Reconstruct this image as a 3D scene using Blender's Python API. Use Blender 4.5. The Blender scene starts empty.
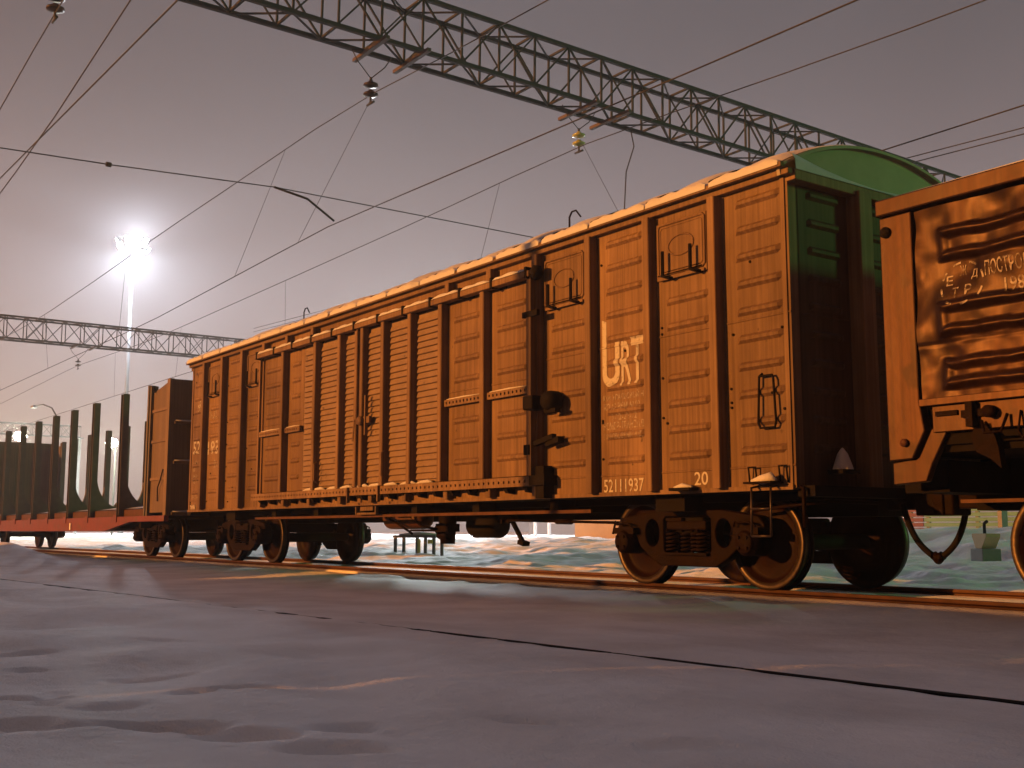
import bpy, bmesh, math, random
import numpy as np
from mathutils import Vector, Matrix
random.seed(7); np.random.seed(7)
sc = bpy.context.scene
C = sc.collection
R = math.radians

# ------------------------------------------------------------------ camera, world, lights
cam_d = bpy.data.cameras.new('camera'); cam = bpy.data.objects.new('camera', cam_d); C.objects.link(cam)
cam.location = (14.982, -9.773, 0.595)
YAW, PITCH = 0.94732, 0.12928
cam.rotation_euler = (math.pi/2 + PITCH, 0.0, YAW)
cam_d.sensor_width = 36.0; cam_d.lens = 1128.9/1024*36.0
cam_d.clip_start = 0.05; cam_d.clip_end = 3000
sc.camera = cam

SUN_AZ = R(20)        # light travels towards +y and a little to +x
SUN_SLOPE = 0.195 # fall per metre of y
sun_dir = Vector((math.sin(SUN_AZ), math.cos(SUN_AZ), 0)); sun_dir /= sun_dir.y
sun_dir.z = -SUN_SLOPE; sun_dir.normalize()
sl = bpy.data.lights.new('sodium_floodlight', 'SUN'); sl.energy = 5.0; sl.angle = R(0.5); sl.color = (1.0, 0.335, 0.05)
so = bpy.data.objects.new('sodium_floodlight', sl); C.objects.link(so)
so.rotation_euler = sun_dir.to_track_quat('-Z', 'Y').to_euler(); so.location = (0, -40, 30)

w = bpy.data.worlds.new('World'); sc.world = w; w.use_nodes = True
nt = w.node_tree; nt.nodes.clear()
wo = nt.nodes.new('ShaderNodeOutputWorld'); add = nt.nodes.new('ShaderNodeAddShader')
b1 = nt.nodes.new('ShaderNodeBackground'); b2 = nt.nodes.new('ShaderNodeBackground')
sky = nt.nodes.new('ShaderNodeTexSky'); sky.sky_type = 'NISHITA'; sky.sun_disc = False
sky.sun_elevation = math.asin(-sun_dir.z); sky.sun_rotation = math.pi + math.atan2(sun_dir.x, sun_dir.y)
b1.inputs['Strength'].default_value = 0.0006
nt.links.new(sky.outputs[0], b1.inputs['Color'])
cr_ = nt.nodes.new('ShaderNodeValToRGB')   # low cloud lit by the town: warm low down, violet overhead
cr_.color_ramp.elements[0].position = .15; cr_.color_ramp.elements[1].position = .75
cr_.color_ramp.elements[0].color = (1.0, .76, .75, 1); cr_.color_ramp.elements[1].color = (.56, .68, .90, 1)
b2.inputs['Strength'].default_value = 0.15
tc = nt.nodes.new('ShaderNodeTexCoord'); sx_ = nt.nodes.new('ShaderNodeSeparateXYZ')
rp_ = nt.nodes.new('ShaderNodeValToRGB')     # the town's glow is strongest near the horizon ...
rp_.color_ramp.elements[0].color = (.135, .135, .135, 1); rp_.color_ramp.elements[1].color = (.175, .175, .175, 1)
for p_, v_ in ((.12, .135), (.25, .140), (.38, .068), (.5, .062), (.7, .130)): rp_.color_ramp.elements.new(p_).color = (v_, v_, v_, 1)
rp_.color_ramp.interpolation = 'B_SPLINE'
dt_ = nt.nodes.new('ShaderNodeVectorMath'); dt_.operation = 'DOT_PRODUCT'; dt_.inputs[1].default_value = (-.78, .62, 0)
mr_ = nt.nodes.new('ShaderNodeMapRange'); mr_.interpolation_type = 'SMOOTHSTEP'   # ... and on the side of the big yard
for k_, v_ in (('From Min', -1.0), ('From Max', 1.0), ('To Min', .08), ('To Max', 1.06)): mr_.inputs[k_].default_value = v_
ml_ = nt.nodes.new('ShaderNodeMath'); ml_.operation = 'MULTIPLY'
cn_ = nt.nodes.new('ShaderNodeTexNoise'); cn_.inputs['Scale'].default_value = 2.2; cn_.inputs['Detail'].default_value = 3
mc_ = nt.nodes.new('ShaderNodeMapRange'); mc_.inputs['To Min'].default_value = .88; mc_.inputs['To Max'].default_value = 1.12; mc_.inputs['From Min'].default_value = .3; mc_.inputs['From Max'].default_value = .7
m2_ = nt.nodes.new('ShaderNodeMath'); m2_.operation = 'MULTIPLY'
nt.links.new(tc.outputs['Generated'], sx_.inputs[0]); nt.links.new(sx_.outputs['Z'], rp_.inputs['Fac'])
nt.links.new(sx_.outputs['Z'], cr_.inputs['Fac']); nt.links.new(cr_.outputs[0], b2.inputs['Color'])
nt.links.new(tc.outputs['Generated'], dt_.inputs[0]); nt.links.new(dt_.outputs['Value'], mr_.inputs['Value'])
nt.links.new(rp_.outputs[0], ml_.inputs[0]); nt.links.new(mr_.outputs[0], ml_.inputs[1])
nt.links.new(tc.outputs['Generated'], cn_.inputs['Vector']); nt.links.new(cn_.outputs['Fac'], mc_.inputs['Value'])
nt.links.new(ml_.outputs[0], m2_.inputs[0]); nt.links.new(mc_.outputs[0], m2_.inputs[1]); nt.links.new(m2_.outputs[0], b2.inputs['Strength'])
nt.links.new(b1.outputs[0], add.inputs[0]); nt.links.new(b2.outputs[0], add.inputs[1]); nt.links.new(add.outputs[0], wo.inputs['Surface'])

GREEN_POS = Vector((42, 40, 12.6))
gl = bpy.data.lights.new('green_signal_floodlight', 'SPOT'); gl.energy = 15000; gl.color = (0.26, 1.0, 0.20); gl.shadow_soft_size = 3.0
gl.spot_size = R(52); gl.spot_blend = 0.7
go = bpy.data.objects.new('green_signal_floodlight', gl); C.objects.link(go); go.location = GREEN_POS
go.rotation_euler = (Vector((-20, 1, 2)) - GREEN_POS).to_track_quat('-Z', 'Y').to_euler()

sc.view_settings.view_transform = 'Standard'; sc.view_settings.look = 'None'
sc.view_settings.exposure = 0.92; sc.view_settings.gamma = 1.0
sc.render.engine = 'CYCLES'
cy = sc.cycles
cy.use_denoising = True; cy.max_bounces = 6; cy.volume_bounces = 0; cy.diffuse_bounces = 3; cy.transparent_max_bounces = 8
cy.sample_clamp_indirect = 4.0

# ------------------------------------------------------------------ materials
def mat(name, col, rough=0.6, metal=0.0, var=0.25, scale=3.0, col2=None, spots=None, bump=0.0, bscale=30.0, streak=False, emit=None, estr=1.0, spec=0.5, rvar=0.0):
    m = bpy.data.materials.new(name); m.use_nodes = True
    n = m.node_tree.nodes; l = m.node_tree.links
    p = n['Principled BSDF']
    p.inputs['Roughness'].default_value = rough; p.inputs['Metallic'].default_value = metal
    p.inputs['Specular IOR Level'].default_value = spec
    g = n.new('ShaderNodeNewGeometry'); mp = n.new('ShaderNodeMapping')
    l.new(g.outputs['Position'], mp.inputs['Vector'])
    if streak: mp.inputs['Scale'].default_value = (1, 1, 0.14)
    no = n.new('ShaderNodeTexNoise'); no.inputs['Scale'].default_value = scale; no.inputs['Detail'].default_value = 6; no.inputs['Roughness'].default_value = 0.62
    l.new(mp.outputs[0], no.inputs['Vector'])
    cr = n.new('ShaderNodeValToRGB')
    c2 = col2 or tuple(c*(1-var) for c in col)
    cr.color_ramp.elements[0].position = 0.36; cr.color_ramp.elements[1].position = 0.66
    cr.color_ramp.elements[0].color = (*c2, 1); cr.color_ramp.elements[1].color = (*col, 1)
    l.new(no.outputs['Fac'], cr.inputs['Fac'])
    out = cr.outputs[0]
    if streak:
        m3 = n.new('ShaderNodeMapping'); m3.inputs['Scale'].default_value = (26, 26, .55); l.new(g.outputs['Position'], m3.inputs['Vector'])
        n3 = n.new('ShaderNodeTexNoise'); n3.inputs['Scale'].default_value = 1; n3.inputs['Detail'].default_value = 3; l.new(m3.outputs[0], n3.inputs['Vector'])
        r3 = n.new('ShaderNodeValToRGB'); r3.color_ramp.elements[0].position = .36; r3.color_ramp.elements[1].position = .62
        r3.color_ramp.elements[0].color = (.62, .58, .55, 1); r3.color_ramp.elements[1].color = (1, 1, 1, 1); l.new(n3.outputs['Fac'], r3.inputs['Fac'])
        x3 = n.new('ShaderNodeMix'); x3.data_type = 'RGBA'; x3.blend_type = 'MULTIPLY'; x3.inputs['Factor'].default_value = .8
        l.new(out, x3.inputs['A']); l.new(r3.outputs[0], x3.inputs['B']); out = x3.outputs['Result']
        n4 = n.new('ShaderNodeTexNoise'); n4.inputs['Scale'].default_value = 1.1; n4.inputs['Detail'].default_value = 5; l.new(g.outputs['Position'], n4.inputs['Vector'])
        r4 = n.new('ShaderNodeValToRGB'); r4.color_ramp.elements[0].position = .38; r4.color_ramp.elements[1].position = .62
        r4.color_ramp.elements[0].color = (.66, .62, .60, 1); r4.color_ramp.elements[1].color = (1.06, 1.04, 1.0, 1); l.new(n4.outputs['Fac'], r4.inputs['Fac'])
        x4 = n.new('ShaderNodeMix'); x4.data_type = 'RGBA'; x4.blend_type = 'MULTIPLY'; x4.inputs['Factor'].default_value = .75
        l.new(out, x4.inputs['A']); l.new(r4.outputs[0], x4.inputs['B']); out = x4.outputs['Result']
        oi = n.new('ShaderNodeObjectInfo'); rm = n.new('ShaderNodeMapRange'); rm.inputs['To Min'].default_value = .80; rm.inputs['To Max'].default_value = 1.14; l.new(oi.outputs['Random'], rm.inputs['Value'])
        x5 = n.new('ShaderNodeVectorMath'); x5.operation = 'SCALE'; l.new(out, x5.inputs[0]); l.new(rm.outputs[0], x5.inputs['Scale']); out = x5.outputs['Vector']
    if spots:
        n2 = n.new('ShaderNodeTexNoise'); n2.inputs['Scale'].default_value = spots[1]; n2.inputs['Detail'].default_value = 4
        l.new(g.outputs['Position'], n2.inputs['Vector'])
        r2 = n.new('ShaderNodeValToRGB'); r2.color_ramp.elements[0].position = spots[2]; r2.color_ramp.elements[1].position = min(1, spots[2]+0.06)
        l.new(n2.outputs['Fac'], r2.inputs['Fac'])
        mx = n.new('ShaderNodeMix'); mx.data_type = 'RGBA'
        l.new(r2.outputs[0], mx.inputs['Factor']); l.new(out, mx.inputs['A']); mx.inputs['B'].default_value = (*spots[0], 1)
        out = mx.outputs['Result']
    l.new(out, p.inputs['Base Color'])
    if rvar:
        mr = n.new('ShaderNodeMapRange'); mr.inputs['To Min'].default_value = rough-rvar; mr.inputs['To Max'].default_value = rough+rvar
        mr.inputs['From Min'].default_value = .3; mr.inputs['From Max'].default_value = .7
        l.new(no.outputs['Fac'], mr.inputs['Value']); l.new(mr.outputs[0], p.inputs['Roughness'])
    if bump:
        nb = n.new('ShaderNodeTexNoise'); nb.inputs['Scale'].default_value = bscale; nb.inputs['Detail'].default_value = 5
        l.new(g.outputs['Position'], nb.inputs['Vector'])
        bp = n.new('ShaderNodeBump'); bp.inputs['Strength'].default_value = bump; bp.inputs['Distance'].default_value = 0.02
        l.new(nb.outputs['Fac'], bp.inputs['Height']); l.new(bp.outputs[0], p.inputs['Normal'])
    if emit:
        p.inputs['Emission Color'].default_value = (*emit, 1); p.inputs['Emission Strength'].default_value = estr
    return m

M = {}
M['paint'] = mat('brown_wagon_paint', (0.205, 0.138, 0.088), 0.55, var=0.24, scale=4.5, streak=True, spots=((0.04, 0.025, 0.018), 7, 0.70), bump=0.12, bscale=14, spec=.14)
M['paint_post'] = mat('brown_post_paint', (0.200, 0.136, 0.088), 0.55, var=0.2, scale=6, streak=True, bump=0.1, bscale=25, spec=.14)
M['louver'] = mat('louver_paint', (0.18, 0.12, 0.080), 0.6, var=0.25, scale=5, spots=((0.045, 0.028, 0.02), 9, 0.68))
M['dark'] = mat('dark_underframe_steel', (0.006, 0.004, 0.0035), 0.85, var=0.4, scale=8, bump=0.2, bscale=40, spec=.15)
M['iron'] = mat('rusty_cast_iron', (0.010, 0.0040, 0.0023), 0.65, var=0.5, scale=9, bump=0.35, bscale=45, spec=.06)
M['wheel'] = mat('wheel_rust', (0.013, 0.0045, 0.003), 0.55, var=0.45, scale=10, bump=0.15, bscale=40, spec=.06)
M['rim'] = mat('polished_wheel_tread', (0.05, 0.036, 0.03), 0.42, metal=0.6, var=0.4, scale=14)
M['rail'] = mat('rusty_rail', (0.085, 0.034, 0.019), 0.6, var=0.45, scale=6, spec=.2)
M['red'] = mat('red_flatcar_paint', (0.13, 0.012, 0.016), 0.55, var=0.3, scale=3, spots=((0.07, 0.03, 0.024), 5, 0.62))
M['stake'] = mat('stake_steel_paint', (0.09, 0.075, 0.058), 0.65, var=0.3, scale=5)
M['gond'] = mat('worn_gondola_paint', (0.052, 0.022, 0.011), 0.46, metal=.6, var=0.6, scale=3.4, col2=(0.026, 0.011, 0.006), spots=((0.022, 0.010, 0.006), 2.1, 0.58), bump=0.12, bscale=9, rvar=0.09, spec=.42, streak=True)
M['bulk'] = mat('bulkhead_paint', (0.17, 0.11, 0.075), 0.6, var=0.25, scale=3, streak=True)
M['shaded_end'] = mat('shaded_end_paint', (0.085, 0.062, 0.045), 0.6, var=0.35, scale=3, streak=True, spec=.15)  # brown wagon paint darkened for the ends: their shade put into the colour
M['letter'] = None
M['snowg'] = mat('clean_eave_snow', (0.46, 0.50, 0.58), 0.7, var=0.06, scale=6, bump=0.3, bscale=25)
M['snowp'] = mat('snow_on_wagons', (0.44, 0.45, 0.50), 0.7, var=0.06, scale=6, bump=0.3, bscale=25)
M['gantry'] = mat('gantry_paint', (0.007, 0.008, 0.007), 0.8, var=0.3, scale=4)
M['bracket'] = mat('bracket_red_lead', (0.035, 0.012, 0.009), 0.6, var=0.3)
M['wire'] = mat('oxidised_wire', (0.009, 0.008, 0.008), 0.7, var=0.2)
M['insb'] = mat('brown_porcelain', (0.02, 0.010, 0.008), 0.35, var=0.2, spec=.25)
M['insg'] = mat('green_glass_insulator', (0.30, 0.33, 0.09), 0.15, var=0.2)
M['conc'] = mat('weathered_concrete', (0.18, 0.175, 0.165), 0.85, var=0.25, scale=2, bump=0.2)
M['mast'] = mat('galvanised_mast', (0.045, 0.047, 0.05), 0.7, var=0.15)
M['yellow'] = mat('yellow_plaster', (0.50, 0.34, 0.17), 0.85, var=0.15, scale=1.5, bump=0.1)
M['grey'] = mat('grey_cladding', (0.16, 0.165, 0.18), 0.7, var=0.12, scale=1)
M['white'] = mat('white_post_paint', (0.78, 0.79, 0.8), 0.5, var=0.08)
M['plankr'] = mat('red_plank_paint', (0.10, 0.03, 0.05), 0.7, var=0.3, scale=3)
M['plankg'] = mat('green_lit_plank_paint', (0.07, 0.20, 0.18), 0.7, var=0.25, scale=3)  # grey planks coloured teal, green lamplight put into the base colour
M['roofg'] = mat('roof_sheet_paint', (0.26, 0.24, 0.19), 0.6, var=0.2, scale=2)
M['rubber'] = mat('black_rubber', (0.008, 0.006, 0.006), 0.8, var=0.3, spec=.1)
M['yel'] = mat('yellow_marking', (0.62, 0.55, 0.10), 0.6, var=0.15)
M['glassw'] = mat('dark_window_glass', (0.03, 0.03, 0.035), 0.08, var=0.1)
M['lampw'] = mat('floodlight_lens', (0.8, 0.8, 0.8), 0.3, var=0.02, emit=(0.86, 0.92, 1.0), estr=160)
M['lampg'] = mat('yard_lamp_lens', (0.8, 0.8, 0.75), 0.3, var=0.02, emit=(0.95, 1.0, 0.80), estr=60)

def letter_mat(name, col, wear):
    m = bpy.data.materials.new(name); m.use_nodes = True; n = m.node_tree.nodes; l = m.node_tree.links
    p = n['Principled BSDF']; p.inputs['Base Color'].default_value = (*col, 1); p.inputs['Roughness'].default_value = .6
    g = n.new('ShaderNodeNewGeometry'); no = n.new('ShaderNodeTexNoise'); no.inputs['Scale'].default_value = 22; no.inputs['Detail'].default_value = 6
    l.new(g.outputs['Position'], no.inputs['Vector'])
    r = n.new('ShaderNodeMapRange'); r.inputs['From Min'].default_value = wear; r.inputs['From Max'].default_value = wear+.22
    r.inputs['To Min'].default_value = .12; r.inputs['To Max'].default_value = 1
    l.new(no.outputs['Fac'], r.inputs['Value']); l.new(r.outputs[0], p.inputs['Alpha'])
    return m
M['letter'] = letter_mat('white_stencil_paint', (.36, .35, .33), .22)
M['letter_faded'] = letter_mat('faded_stencil_paint', (.30, .27, .25), .36)

# snow
def snow_mat():
    m = bpy.data.materials.new('trackside_snow'); m.use_nodes = True; n = m.node_tree.nodes; l = m.node_tree.links
    p = n['Principled BSDF']; p.inputs['Roughness'].default_value = .65; p.inputs['Specular IOR Level'].default_value = .1
    g = n.new('ShaderNodeNewGeometry'); no = n.new('ShaderNodeTexNoise'); no.inputs['Scale'].default_value = 1.1; no.inputs['Detail'].default_value = 8
    l.new(g.outputs['Position'], no.inputs['Vector'])
    cr = n.new('ShaderNodeValToRGB'); cr.color_ramp.elements[0].color = (.72, .70, .70, 1); cr.color_ramp.elements[1].color = (.88, .87, .88, 1)
    cr.color_ramp.elements[0].position = .35; cr.color_ramp.elements[1].position = .6
    l.new(no.outputs['Fac'], cr.inputs['Fac']); l.new(cr.outputs[0], p.inputs['Base Color'])
    a = n.new('ShaderNodeTexNoise'); a.inputs['Scale'].default_value = 90; a.inputs['Detail'].default_value = 4
    b = n.new('ShaderNodeTexNoise'); b.inputs['Scale'].default_value = 9; b.inputs['Detail'].default_value = 4
    l.new(g.outputs['Position'], a.inputs['Vector']); l.new(g.outputs['Position'], b.inputs['Vector'])
    b1 = n.new('ShaderNodeBump'); b1.inputs['Strength'].default_value = .55; b1.inputs['Distance'].default_value = .010
    b2 = n.new('ShaderNodeBump'); b2.inputs['Strength'].default_value = .45; b2.inputs['Distance'].default_value = .04
    l.new(a.outputs['Fac'], b1.inputs['Height']); l.new(b.outputs['Fac'], b2.inputs['Height']); l.new(b1.outputs[0], b2.inputs['Normal'])
    l.new(b2.outputs[0], p.inputs['Normal'])
    return m
M['snow'] = snow_mat()

# ------------------------------------------------------------------ helpers
class MB:
    def __init__(s): s.v = []; s.f = []; s.sm = []
    def add(s, vs, fs, smooth=False):
        o = len(s.v); s.v += [tuple(v) for v in vs]; s.f += [tuple(i+o for i in f) for f in fs]; s.sm += [smooth]*len(fs); return s
    def box(s, x0, x1, y0, y1, z0, z1):
        vs = [(x0,y0,z0),(x1,y0,z0),(x1,y1,z0),(x0,y1,z0),(x0,y0,z1),(x1,y0,z1),(x1,y1,z1),(x0,y1,z1)]
        return s.add(vs, [(0,3,2,1),(4,5,6,7),(0,1,5,4),(1,2,6,5),(2,3,7,6),(3,0,4,7)])
    def bar(s, p, q, a=.03, b=None, up=(0,0,1)):
        b = b or a; p = Vector(p); q = Vector(q); d = (q-p).normalized(); u = Vector(up)
        if abs(d.dot(u)) > .98: u = Vector((1,0,0))
        r = d.cross(u).normalized()*a/2; t = r.cross(d).normalized()*b/2
        vs = [p-r-t, p+r-t, p+r+t, p-r+t, q-r-t, q+r-t, q+r+t, q-r+t]
        return s.add(vs, [(0,3,2,1),(4,5,6,7),(0,1,5,4),(1,2,6,5),(2,3,7,6),(3,0,4,7)])
    def tube(s, pts, r, n=8, cap=True):
        pts = [Vector(p) for p in pts]; rings = []; N = len(pts)
        rr = r if isinstance(r, (list, tuple)) else [r]*N
        d0 = (pts[1]-pts[0]).normalized(); u = Vector((0,0,1)) if abs(d0.z) < .9 else Vector((1,0,0))
        u = (u - d0*u.dot(d0)).normalized()
        vs = []
        for i, p in enumerate(pts):
            d = ((pts[min(i+1,N-1)]-p).normalized() + (p-pts[max(i-1,0)]).normalized()).normalized()
            u = (u - d*u.dot(d)).normalized(); w_ = d.cross(u)
            vs += [p + (u*math.cos(2*math.pi*k/n) + w_*math.sin(2*math.pi*k/n))*rr[i] for k in range(n)]
        fs = [(i*n+k, i*n+(k+1)%n, (i+1)*n+(k+1)%n, (i+1)*n+k) for i in range(N-1) for k in range(n)]
        s.add(vs, fs, True)
        if cap:
            o = len(s.v)-len(vs)
            s.f += [tuple(o+k for k in reversed(range(n))), tuple(o+(N-1)*n+k for k in range(n))]; s.sm += [False, False]
        return s
    def lathe(s, prof, axis='y', n=32, c=(0,0,0), smooth=True, closed=False):
        vs = []; N = len(prof)
        for r, h in prof:
            for k in range(n):
                a = 2*math.pi*k/n; p = (r*math.cos(a), r*math.sin(a))
                q = {'y': (p[0], h, p[1]), 'x': (h, p[0], p[1]), 'z': (p[0], p[1], h)}[axis]
                vs.append((q[0]+c[0], q[1]+c[1], q[2]+c[2]))
        rng = range(N) if closed else range(N-1)
        fs = [(i*n+k, ((i+1)%N)*n+k, ((i+1)%N)*n+(k+1)%n, i*n+(k+1)%n) for i in rng for k in range(n)]
        if axis != 'y': fs = [f[::-1] for f in fs]
        return s.add(vs, fs, smooth)
    def prism(s, poly, axis, a, b):
        n = len(poly); vs = []
        for h in (a, b):
            for p in poly:
                vs.append({'y': (p[0], h, p[1]), 'x': (h, p[0], p[1]), 'z': (p[0], p[1], h)}[axis])
        fs = [(i, (i+1) % n, n+(i+1) % n, n+i) for i in range(n)] + [tuple(range(n)), tuple(range(2*n-1, n-1, -1))]
        return s.add(vs, fs)
    def mesh(s, name, m):
        me = bpy.data.meshes.new(name); me.from_pydata(s.v, [], s.f)
        me.polygons.foreach_set('use_smooth', s.sm); me.materials.append(m)
        bm = bmesh.new(); bm.from_mesh(me); bmesh.ops.recalc_face_normals(bm, faces=bm.faces); bm.to_mesh(me); bm.free()
        me.update(); return me
    def build(s, name, m, parent=None, loc=None, bevel=0, label=None):
        o = bpy.data.objects.new(name, s.mesh(name, m)); C.objects.link(o)
        if parent: o.parent = parent
        if loc: o.location = loc
        if bevel:
            md = o.modifiers.new('bevel', 'BEVEL'); md.width = bevel; md.segments = 2; md.limit_method = 'ANGLE'
        if label: o['label'] = label
        return o
def tag(o, label=None, cat=None, group=None, kind=None):
    if label: o['label'] = label
    if cat: o['category'] = cat
    if group: o['group'] = group
    if kind: o['kind'] = kind
    return o
def thing(name, label, cat, loc=(0,0,0), group=None, rz=0):
    o = bpy.data.objects.new(name, None); C.objects.link(o); o.location = loc; o.rotation_euler = (0,0,rz); o.empty_display_size = .3
    return tag(o, label, cat, group)
def inst(name, me, parent, loc=(0,0,0), rot=(0,0,0), scale=(1,1,1)):
    o = bpy.data.objects.new(name, me); C.objects.link(o); o.parent = parent; o.location = loc; o.rotation_euler = rot; o.scale = scale; return o
def copy_tree(o, parent=None):
    c = o.copy(); C.objects.link(c); c.parent = parent
    for ch in kids.get(o, []): copy_tree(ch, c)
    return c
kids = {}
def index_kids():
    kids.clear()
    for o in bpy.data.objects:
        if o.parent: kids.setdefault(o.parent, []).append(o)
unit_bar = MB().box(-.5,.5,-.5,.5,0,1)
def bar_inst(name, me, parent, p, q, a, b=None):
    p = Vector(p); d = Vector(q)-p; b = b or a
    o = bpy.data.objects.new(name, me); C.objects.link(o); o.parent = parent
    o.location = p; o.rotation_euler = d.to_track_quat('Z', 'Y').to_euler(); o.scale = (a, b, d.length); return o
def curve_plate(outer, holes, depth, name, m, parent, y0, bevel=.012):
    """plate cut from an outline in the x-z plane with holes, thickness along y"""
    cu = bpy.data.curves.new(name, 'CURVE'); cu.dimensions = '2D'; cu.fill_mode = 'BOTH'; cu.extrude = depth/2-bevel; cu.bevel_depth = bevel; cu.bevel_resolution = 1; cu.offset = -bevel
    for loop in [outer]+holes:
        sp = cu.splines.new('POLY'); sp.points.add(len(loop)-1); sp.use_cyclic_u = True
        for i, (x, z) in enumerate(loop): sp.points[i].co = (x, z, 0, 1)
    t = bpy.data.objects.new('t', cu); C.objects.link(t)
    dg = bpy.context.evaluated_depsgraph_get(); me = bpy.data.meshes.new_from_object(t.evaluated_get(dg))
    bpy.data.objects.remove(t); bpy.data.curves.remove(cu)
    me.name = name; me.transform(Matrix.Rotation(math.pi/2, 4, 'X')); me.transform(Matrix.Translation((0, y0, 0)))
    me.materials.clear(); me.materials.append(m)
    o = bpy.data.objects.new(name, me); C.objects.link(o); o.parent = parent; return o
def text_mesh(txt, h, w_=None, bold=0.0, shear=0):
    cu = bpy.data.curves.new('t', 'FONT'); cu.body = txt; cu.size = 1; cu.offset = bold; cu.resolution_u = 3
    t = bpy.data.objects.new('t', cu); C.objects.link(t)
    dg = bpy.context.evaluated_depsgraph_get(); me = bpy.data.meshes.new_from_object(t.evaluated_get(dg))
    bpy.data.objects.remove(t); bpy.data.curves.remove(cu)
    n = len(me.vertices); co = np.empty(n*3); me.vertices.foreach_get('co', co); co = co.reshape(-1, 3)
    mn = co.min(0); mx = co.max(0); k = h/(mx[1]-mn[1]); kx = (w_/(mx[0]-mn[0])) if w_ else k
    out = np.zeros_like(co); out[:,0] = (co[:,0]-mn[0])*kx; out[:,2] = (co[:,1]-mn[1])*k
    me.vertices.foreach_set('co', out.ravel()); me.update(); return me
def put_text(name, txt, x, z, h, w_, y, parent, m, relief=None, bold=0.0, label=None):
    """flat print on a wall facing -y; relief(x,z) gives how far the pressed sheet stands out"""
    me = text_mesh(txt, h, w_, bold)
    bm = bmesh.new(); bm.from_mesh(me)
    bmesh.ops.translate(bm, verts=bm.verts, vec=(x, 0, z))
    if relief:
        for zz in relief.zb:
            if z-.01 < zz < z+h+.01:
                bmesh.ops.bisect_plane(bm, geom=bm.verts[:]+bm.edges[:]+bm.faces[:], plane_co=(0,0,zz), plane_no=(0,0,1))
        for xx in relief.xb:
            bmesh.ops.bisect_plane(bm, geom=bm.verts[:]+bm.edges[:]+bm.faces[:], plane_co=(xx,0,0), plane_no=(1,0,0))
    for v in bm.verts: v.co.y = y - .004 - (relief(v.co.x, v.co.z) if relief else 0)
    bm.to_mesh(me); bm.free(); me.materials.clear(); me.materials.append(m); me.name = name
    o = bpy.data.objects.new(name, me); C.objects.link(o); o.parent = parent
    if label: o['label'] = label
    return o

# value noise
_T = np.random.rand(257, 257)
def vn(x, y):
    xi = np.floor(x).astype(int); yi = np.floor(y).astype(int); fx = x-xi; fy = y-yi
    fx = fx*fx*(3-2*fx); fy = fy*fy*(3-2*fy); xi %= 256; yi %= 256
    a = _T[xi, yi]; b = _T[xi+1, yi]; c = _T[xi, yi+1]; d = _T[xi+1, yi+1]
    return (a*(1-fx)+b*fx)*(1-fy) + (c*(1-fx)+d*fx)*fy - .5
def fbm(x, y, o=4):
    s = 0; k = 1
    for i in range(o): s = s + vn(x*2**i+17.3*i, y*2**i+5.1*i)*k; k *= .5
    return s

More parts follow.
